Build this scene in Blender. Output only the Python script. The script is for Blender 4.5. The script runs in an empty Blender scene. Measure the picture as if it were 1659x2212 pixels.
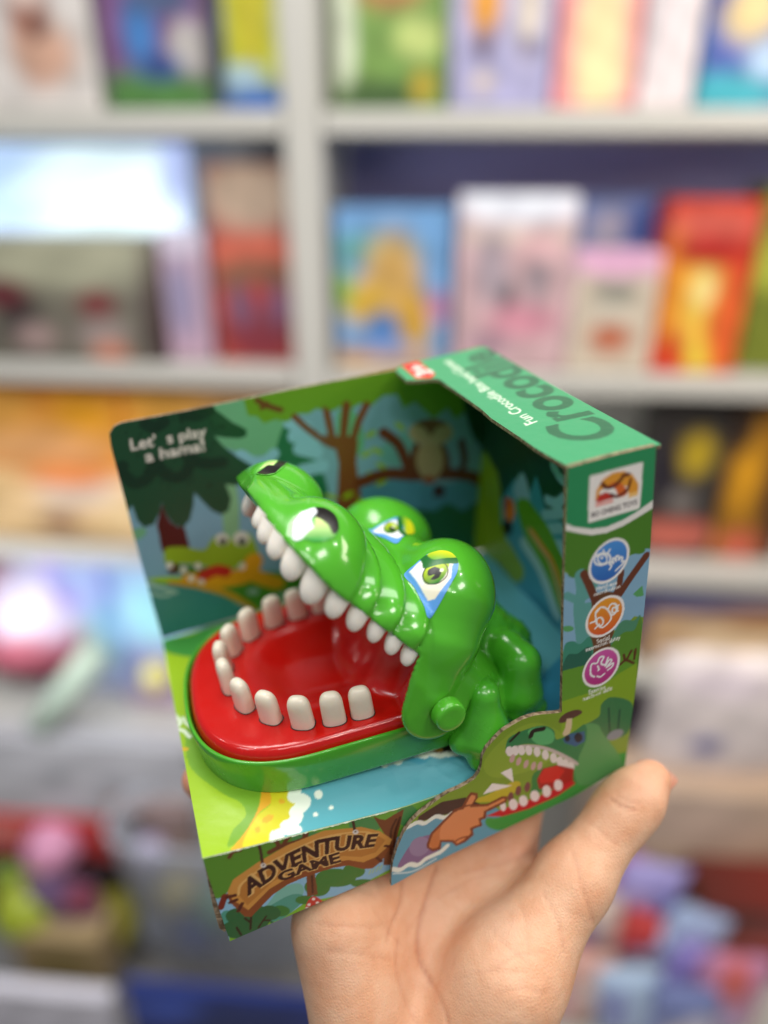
import bpy, math, random
import numpy as np
from mathutils import Vector, Matrix
from mathutils.bvhtree import BVHTree

scene = bpy.context.scene
# ------------------------------------------------------------------ camera, light, exposure
CAM_H = 1.75
PITCH = 0.44307
cam_d = bpy.data.cameras.new("camera"); cam = bpy.data.objects.new("camera", cam_d)
scene.collection.objects.link(cam); scene.camera = cam
cam.location = (0, 0, CAM_H); cam.rotation_euler = (math.pi / 2 - PITCH, 0, 0)
cam_d.sensor_fit = 'VERTICAL'; cam_d.sensor_height = 36.0; cam_d.lens = 36.0 * 1625.4 / 2212.0
cam_d.clip_start = 0.02; cam_d.clip_end = 30
cam_d.dof.use_dof = True; cam_d.dof.focus_distance = 0.232; cam_d.dof.aperture_fstop = 2.35; cam_d.dof.aperture_blades = 0

w = bpy.data.worlds.new("World"); scene.world = w; w.use_nodes = True
bgn = w.node_tree.nodes["Background"]; bgn.inputs[0].default_value = (0.90, 0.93, 1.0, 1); bgn.inputs[1].default_value = 0.17
scene.view_settings.view_transform = 'Standard'; scene.view_settings.look = 'None'
scene.view_settings.exposure = 0.02; scene.view_settings.gamma = 1.0
scene.cycles.max_bounces = 8; scene.cycles.glossy_bounces = 4; scene.cycles.diffuse_bounces = 4
scene.cycles.use_denoising = True; scene.cycles.caustics_reflective = False; scene.cycles.caustics_refractive = False

def area(name, loc, target, sx, sy, watts, col=(1, 1, 1), shape='RECTANGLE'):
    l = bpy.data.lights.new(name, 'AREA'); l.shape = shape; l.size = sx; l.size_y = sy; l.energy = watts; l.color = col
    o = bpy.data.objects.new(name, l); scene.collection.objects.link(o); o.location = loc
    o.rotation_euler = (Vector(target) - Vector(loc)).to_track_quat('-Z', 'Y').to_euler(); return o
TGT = (0.0, 0.25, CAM_H - 0.12)
area("ceiling_lamp", (-0.5, 0.6, CAM_H + 1.25), TGT, 0.9, 0.35, 10.5, (1, .97, .93))
area("ceiling_lamp", (0.9, -0.5, CAM_H + 1.25), TGT, 0.45, 0.3, 7, (1, .95, .9))
area("ceiling_lamp", (-1.1, -0.5, CAM_H + 1.1), TGT, 0.25, 0.25, 3, (.96, .98, 1))
area("ceiling_lamp", (-.1, -.75, CAM_H + 1.15), TGT, .6, .3, 5, (1, .98, .95))
for x, y, z in ((.15, -.35, 1.25), (.72, .14, 1.3), (-.75, -.1, 1.2), (.35, -1.0, 1.2), (.5, -1.05, 1.2), (-1.3, .3, 1.0), (1.3, .2, 1.1)):
    area("spot_lamp", (x, y, CAM_H + z), TGT, .05, .05, 1.4, (1, .96, .9), 'DISK')
area("shelf_fill", (0.3, 0.45, CAM_H + 1.0), (0.1, 1.2, CAM_H - .7), 1.2, 0.4, 10.5, (1, .97, .94))
area("shelf_fill", (-.75, 0.95, CAM_H - .70), (-.62, 1.25, CAM_H - 1.1), .5, 0.1, 1.6, (.9, .93, 1))  # added fill under the left board, brightens the dim foil packages
area("shelf_fill", (-.6, 0.3, CAM_H - .2), (-.5, 1.1, CAM_H - 1.4), .4, 0.4, 3.5, (1, .97, .95))  # added fill light aimed at the lower left stock, no visible fixture
area("shelf_fill", (0.9, 0.3, CAM_H + .3), (0.8, 1.1, CAM_H - 1.2), .5, 0.4, 7, (1, .86, .72))

# ------------------------------------------------------------------ helpers
def srgb(h):
    c = np.array([int(h[i:i + 2], 16) / 255 for i in (0, 2, 4)])
    return np.where(c <= .04045, c / 12.92, ((c + .055) / 1.055) ** 2.4)
def tag(o, label=None, cat=None, group=None, kind=None):
    if label: o['label'] = label
    if cat: o['category'] = cat
    if group: o['group'] = group
    if kind: o['kind'] = kind
    return o
def empty(name, loc=(0, 0, 0)):
    o = bpy.data.objects.new(name, None); o.empty_display_size = .02; scene.collection.objects.link(o); o.location = loc; return o
def link(name, me, mats, parent=None, smooth=True):
    o = bpy.data.objects.new(name, me); scene.collection.objects.link(o)
    for m in (mats if isinstance(mats, (list, tuple)) else [mats]): me.materials.append(m)
    if smooth: me.polygons.foreach_set('use_smooth', np.ones(len(me.polygons), bool))
    if parent is not None:
        o.parent = parent; o.matrix_parent_inverse = Matrix.Translation(-parent.location) if parent.type == 'EMPTY' else parent.matrix_world.inverted()
    return o
def mesh(name, V, F, cols=None, matidx=None):
    me = bpy.data.meshes.new(name); V = np.asarray(V, float)
    me.from_pydata(V.tolist(), [], [list(map(int, f)) for f in F])
    if cols is not None:
        a = me.color_attributes.new('Col', 'FLOAT_COLOR', 'POINT')
        c = np.ones((len(V), 4), np.float32); c[:, :3] = cols; a.data.foreach_set('color', c.ravel())
    if matidx is not None: me.polygons.foreach_set('material_index', np.asarray(matidx, np.int32))
    me.update(); return me
def bsdf(name, col=(.8, .8, .8), rough=.5, spec=.5, coat=0., sss=0., sssr=(1, .3, .15), ssscale=.003, attr=False, metal=0.):
    m = bpy.data.materials.new(name); m.use_nodes = True; nt = m.node_tree; b = nt.nodes['Principled BSDF']
    b.inputs['Base Color'].default_value = (*col, 1); b.inputs['Roughness'].default_value = rough
    b.inputs['Specular IOR Level'].default_value = spec; b.inputs['Coat Weight'].default_value = coat; b.inputs['Coat Roughness'].default_value = .04
    b.inputs['Metallic'].default_value = metal
    if sss: b.inputs['Subsurface Weight'].default_value = sss; b.inputs['Subsurface Radius'].default_value = sssr; b.inputs['Subsurface Scale'].default_value = ssscale
    if attr:
        a = nt.nodes.new('ShaderNodeVertexColor'); a.layer_name = 'Col'; nt.links.new(a.outputs[0], b.inputs['Base Color'])
    return m, nt, b
def bump(nt, b, scale, strength, dist=.0005, kind='noise', detail=4, rough=None):
    tc = nt.nodes.new('ShaderNodeTexCoord')
    if kind == 'noise':
        n = nt.nodes.new('ShaderNodeTexNoise'); n.inputs['Detail'].default_value = detail; out = n.outputs[0]
    else:
        n = nt.nodes.new('ShaderNodeTexVoronoi'); n.feature = 'DISTANCE_TO_EDGE'; out = n.outputs[0]
    n.inputs['Scale'].default_value = scale; nt.links.new(tc.outputs['Object'], n.inputs['Vector'])
    bp = nt.nodes.new('ShaderNodeBump'); bp.inputs['Strength'].default_value = strength; bp.inputs['Distance'].default_value = dist
    nt.links.new(out, bp.inputs['Height'])
    if b.inputs['Normal'].is_linked: nt.links.new(b.inputs['Normal'].links[0].from_socket, bp.inputs['Normal'])
    nt.links.new(bp.outputs[0], b.inputs['Normal'])
    if rough:
        mr = nt.nodes.new('ShaderNodeMapRange'); mr.inputs[3].default_value = rough[0]; mr.inputs[4].default_value = rough[1]
        nt.links.new(out, mr.inputs[0]); nt.links.new(mr.outputs[0], b.inputs['Roughness'])

# ------------------------------------------------------------------ materials
M_print, nt, b = bsdf('printed_card', rough=.32, spec=.5, attr=True)
bump(nt, b, 260, .12, .0006); bump(nt, b, 45, .2, .0015, rough=(.24, .42))
M_kraft, nt, b = bsdf('kraft_card_edge', col=(.36, .25, .16), rough=.9, spec=.1)
tc = nt.nodes.new('ShaderNodeTexCoord'); nz = nt.nodes.new('ShaderNodeTexNoise'); nz.inputs['Scale'].default_value = 420; nz.inputs['Detail'].default_value = 4; nz.inputs['Distortion'].default_value = 1.5; cr = nt.nodes.new('ShaderNodeValToRGB')
cr.color_ramp.elements[0].position = .38; cr.color_ramp.elements[0].color = (.13, .09, .055, 1); cr.color_ramp.elements[1].position = .6; cr.color_ramp.elements[1].color = (.36, .27, .18, 1)
nt.links.new(tc.outputs['Object'], nz.inputs['Vector']); nt.links.new(nz.outputs[0], cr.inputs[0]); nt.links.new(cr.outputs[0], b.inputs['Base Color'])
def plastic(name, col, rough=.15, sss=.06):
    m, nt, b = bsdf(name, col=col, rough=rough, spec=.55, coat=.35, sss=sss, sssr=(.6, 1, .3), ssscale=.0015)
    bump(nt, b, 40, .05, .0010, detail=1); bump(nt, b, 150, .02, .0003, detail=8, rough=(rough * .5, rough * 1.9)); bump(nt, b, 900, .03, .0002)
    return m
M_green = plastic('glossy_green_plastic', tuple(srgb('50ac2a')))
M_green2 = plastic('moulded_green_plastic', tuple(srgb('4aa829')), .2)
M_red, nt, b = bsdf('glossy_red_plastic', col=tuple(srgb('c41410')), rough=.16, spec=.5, coat=.3, sss=.05, sssr=(1, .2, .1), ssscale=.002)
bump(nt, b, 60, .08, .001, detail=2); bump(nt, b, 170, .03, .0003, detail=8, rough=(.1, .3))
M_tooth, nt, b = bsdf('ivory_plastic', col=tuple(srgb('f0e6d2')), rough=.28, spec=.5, sss=.3, sssr=(1, .8, .6), ssscale=.003)
bump(nt, b, 300, .05, .0003)
M_tooth2, nt, b = bsdf('white_plastic', col=tuple(srgb('f4eee2')), rough=.33, spec=.5, sss=.3, sssr=(1, .8, .6), ssscale=.003)
bump(nt, b, 300, .05, .0003)
M_hole, _, _ = bsdf('slot_dark', col=(.01, .004, .004), rough=.6)
M_stick, nt, b = bsdf('sticker_print', rough=.3, spec=.4, attr=True); bump(nt, b, 220, .08, .0005)
M_skin, nt, b = bsdf('skin', rough=.48, spec=.38, sss=.22, sssr=(1, .35, .18), ssscale=.006, attr=True)
bump(nt, b, 900, .3, .0006, kind='vor'); bump(nt, b, 260, .3, .0008, detail=6); bump(nt, b, 60, .25, .002, detail=3)
tc = nt.nodes.new('ShaderNodeTexCoord'); nz = nt.nodes.new('ShaderNodeTexNoise'); nz.inputs['Scale'].default_value = 90; nz.inputs['Detail'].default_value = 7; cr = nt.nodes.new('ShaderNodeValToRGB')
cr.color_ramp.elements[0].position = .35; cr.color_ramp.elements[0].color = (.9, .75, .66, 1); cr.color_ramp.elements[1].position = .62; cr.color_ramp.elements[1].color = (1, 1, 1, 1)
mx = nt.nodes.new('ShaderNodeMix'); mx.data_type = 'RGBA'; mx.blend_type = 'MULTIPLY'; mx.inputs[0].default_value = .8
nt.links.new(tc.outputs['Object'], nz.inputs['Vector']); nt.links.new(nz.outputs[0], cr.inputs[0]); nt.links.new(cr.outputs[0], mx.inputs[7]); nt.links.new(b.inputs['Base Color'].links[0].from_socket, mx.inputs[6]); nt.links.new(mx.outputs[2], b.inputs['Base Color'])
M_lam, nt, b = bsdf('white_laminate', col=tuple(srgb('c3c2bb')), rough=.45); bump(nt, b, 30, .05, .001)
M_back, nt, b = bsdf('violet_back_panel', col=tuple(srgb('a9a6e0')), rough=.5); bump(nt, b, 30, .05, .001)
M_pack, nt, b = bsdf('carton_print', rough=.4, spec=.5, attr=True); bump(nt, b, 25, .15, .002)
M_foil, nt, b = bsdf('foil_print', rough=.3, spec=.6, attr=True); bump(nt, b, 28, .7, .01)
M_clear, nt, b = bsdf('clear_grey_plastic', rough=.25, spec=.5, attr=True); b.inputs['Alpha'].default_value = .42
M_floor, nt, b = bsdf('floor_tiles', col=tuple(srgb('8c8a88')), rough=.5); bump(nt, b, 8, .1, .002)
M_glare = bpy.data.materials.new('glare_glow'); M_glare.use_nodes = True; nt = M_glare.node_tree; b = nt.nodes['Principled BSDF']
a = nt.nodes.new('ShaderNodeVertexColor'); a.layer_name = 'Col'; nt.links.new(a.outputs[0], b.inputs['Base Color']); nt.links.new(a.outputs[0], b.inputs['Emission Color']); b.inputs['Emission Strength'].default_value = .85  # emission imitates glare on glossy packaging

# ------------------------------------------------------------------ art canvas (flat inks, sampled into vertex colours)
_font = {}
def glyphs(s, bold):
    k = (s, bold)
    if k in _font: return _font[k]
    c = bpy.data.curves.new('t', 'FONT'); c.body = s; c.offset = bold; c.resolution_u = 4
    o = bpy.data.objects.new('t', c); scene.collection.objects.link(o); bpy.context.view_layer.update()
    me = o.to_mesh(); me.calc_loop_triangles()
    v = np.array([p.co[:2] for p in me.vertices]); t = np.array([l.vertices[:] for l in me.loop_triangles])
    o.to_mesh_clear(); bpy.data.objects.remove(o); bpy.data.curves.remove(c); _font[k] = (v, t); return v, t
def catmull(P, closed, n=6):
    P = np.asarray(P, float); m = len(P)
    if m < 3: return P
    Q = np.vstack([P[-1:], P, P[:2]]) if closed else np.vstack([2 * P[:1] - P[1:2], P, 2 * P[-1:] - P[-2:-1]])
    out = []
    for i in range(m if closed else m - 1):
        a, b, c, d = Q[i:i + 4]
        for t in np.linspace(0, 1, n, endpoint=False):
            out.append(.5 * (2 * b + (c - a) * t + (2 * a - 5 * b + 4 * c - d) * t * t + (3 * b - a - 3 * c + d) * t ** 3))
    if not closed: out.append(P[-1])
    return np.array(out)
class Canvas:
    def __init__(s, u0, v0, u1, v1, res):
        s.u0, s.v0, s.res = u0, v0, res; s.w = int((u1 - u0) * res) + 2; s.h = int((v1 - v0) * res) + 2
        s.a = np.zeros((s.h, s.w, 3), np.float32)
    def px(s, P): return (np.asarray(P, float) - [s.u0, s.v0]) * s.res
    def _bb(s, P, pad=1):
        x0, y0 = np.floor(P.min(0) - pad).astype(int); x1, y1 = np.ceil(P.max(0) + pad).astype(int)
        return max(x0, 0), max(y0, 0), min(x1, s.w), min(y1, s.h)
    def poly(s, P, col, col2=None, g=None):
        P = s.px(P); x0, y0, x1, y1 = s._bb(P)
        if x1 <= x0 or y1 <= y0: return
        X = np.arange(x0, x1) + .5; ins = np.zeros((y1 - y0, x1 - x0), bool)
        xa, ya = P[:, 0], P[:, 1]; xb, yb = np.roll(xa, -1), np.roll(ya, -1)
        for r_ in range(y0, y1):
            y = r_ + .5; k = (ya > y) != (yb > y)
            if not k.any(): continue
            xs = np.sort(xa[k] + (y - ya[k]) / (yb[k] - ya[k]) * (xb[k] - xa[k]))
            ins[r_ - y0] = (np.searchsorted(xs, X) % 2) == 1
        s.put(x0, y0, x1, y1, ins, col, col2, g)
    def put(s, x0, y0, x1, y1, ins, col, col2=None, g=None):
        sub = s.a[y0:y1, x0:x1]
        if g is None: sub[ins] = col
        else:
            p1, p2 = s.px([g[0], g[1]]); d = p2 - p1; yy, xx = np.mgrid[y0:y1, x0:x1]
            t = np.clip(((xx - p1[0]) * d[0] + (yy - p1[1]) * d[1]) / (d @ d), 0, 1)[..., None]
            c = col * (1 - t) + col2 * t; sub[ins] = c[ins]
    def line(s, P, wd, col):
        P = s.px(P); r_ = wd * s.res / 2
        for a, b in zip(P[:-1], P[1:]):
            x0, y0, x1, y1 = s._bb(np.array([a, b]), r_ + 1)
            if x1 <= x0 or y1 <= y0: continue
            yy, xx = np.mgrid[y0:y1, x0:x1] + .5; d = b - a; L = max(d @ d, 1e-9)
            t = np.clip(((xx - a[0]) * d[0] + (yy - a[1]) * d[1]) / L, 0, 1)
            s.put(x0, y0, x1, y1, (xx - a[0] - t * d[0]) ** 2 + (yy - a[1] - t * d[1]) ** 2 < r_ * r_, col)
    def text(s, st, bold, base, top, col):
        v, t = glyphs(st, bold); hv, _ = glyphs('H', 0); cap = hv[:, 1].max()
        x0, x1 = v[:, 0].min(), v[:, 0].max(); f = (v[:, 0] - x0) / (x1 - x0); y = v[:, 1] / cap
        def al(Q):
            Q = catmull(Q, False) if len(Q) > 2 else np.asarray(Q, float)
            L = np.r_[0, np.cumsum(np.linalg.norm(np.diff(Q, axis=0), axis=1))]; L /= L[-1]
            return np.stack([np.interp(f, L, Q[:, 0]), np.interp(f, L, Q[:, 1])], 1)
        B, Tp = al(base), al(top); P = s.px(B + (Tp - B) * y[:, None])
        for tri in t:
            q = P[tri]; x0_, y0_, x1_, y1_ = s._bb(q)
            if x1_ <= x0_ or y1_ <= y0_: continue
            yy, xx = np.mgrid[y0_:y1_, x0_:x1_] + .5
            e = [(q[(i + 1) % 3][0] - q[i][0]) * (yy - q[i][1]) - (q[(i + 1) % 3][1] - q[i][1]) * (xx - q[i][0]) for i in range(3)]
            s.put(x0_, y0_, x1_, y1_, ((e[0] >= 0) & (e[1] >= 0) & (e[2] >= 0)) | ((e[0] <= 0) & (e[1] <= 0) & (e[2] <= 0)), col)
    def run(s, cmds):
        for c in cmds:
            col = srgb(c[1])
            if c[0] == 'F': s.a[:] = col
            elif c[0] == 'P': s.poly(catmull(c[3], True) if c[2] else c[3], col)
            elif c[0] == 'L': s.line(catmull(c[4], False) if c[3] else c[4], c[2], col)
            elif c[0] == 'G': s.poly(catmull(c[6], True) if c[5] else c[6], col, srgb(c[2]), (c[3], c[4]))
            elif c[0] == 'T': s.text(c[2], c[3], c[4], c[5], col)
        k = s.a.copy(); k[1:-1, 1:-1] = (s.a[1:-1, 1:-1] * 4 + s.a[:-2, 1:-1] + s.a[2:, 1:-1] + s.a[1:-1, :-2] + s.a[1:-1, 2:]) / 8; s.a = k
    def sample(s, uv):
        p = (np.asarray(uv) - [s.u0, s.v0]) * s.res - .5
        x = np.clip(p[:, 0], 0, s.w - 1.001); y = np.clip(p[:, 1], 0, s.h - 1.001); i, j = x.astype(int), y.astype(int)
        fx, fy = (x - i)[:, None], (y - j)[:, None]
        return (s.a[j, i] * (1 - fx) + s.a[j, i + 1] * fx) * (1 - fy) + (s.a[j + 1, i] * (1 - fx) + s.a[j + 1, i + 1] * fx) * fy

# ------------------------------------------------------------------ box frame (millimetres) -> world
R = np.array([[0.934234,-0.345387,-0.088964],[0.341701,0.938241,-0.054261],[0.102211,0.020293,0.994556]]); T = np.array([-48.0803,153.629,-215.1682]); K = np.array([[[[-0.08,-1.48,-2.65],[-0.69,-0.07,-0.51],[0.0,0.0,0.0]],[[-1.2,0.56,0.33],[-1.2,0.56,0.33],[1.28,-0.36,0.08]]],[[[-0.69,0.97,1.32],[-0.61,0.55,0.64],[-0.52,0.14,-0.04]],[[0.0,0.0,0.0],[0.0,0.0,0.0],[1.38,0.22,1.16]]]])
BW, BD, BH, PH = 145.0, 109.455, 128.761, 34.997
def raw(P): return (np.asarray(P, float) @ R.T + T) / 1000 + [0, 0, CAM_H]
def warp(P):                                   # the card is a little out of square
    P = np.asarray(P, float).reshape(-1, 3); a = np.clip(P[:, 0] / BW, -.1, 1.1); b_ = np.clip(P[:, 1] / BD, -.1, 1.1); z = P[:, 2]
    lo = z < PH; c = np.where(lo, np.maximum(z / PH, -.3), (z - PH) / (BH - PH)); o = np.zeros_like(P)
    for i in (0, 1):
        for j in (0, 1):
            wt = (a if i else 1 - a) * (b_ if j else 1 - b_)
            k0 = np.where(lo[:, None], K[i, j, 0], K[i, j, 1]); k1 = np.where(lo[:, None], K[i, j, 1], K[i, j, 2])
            o += wt[:, None] * (k0 * (1 - c)[:, None] + k1 * c[:, None])
    return P + o
def boxw(P): return raw(warp(P))
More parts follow.
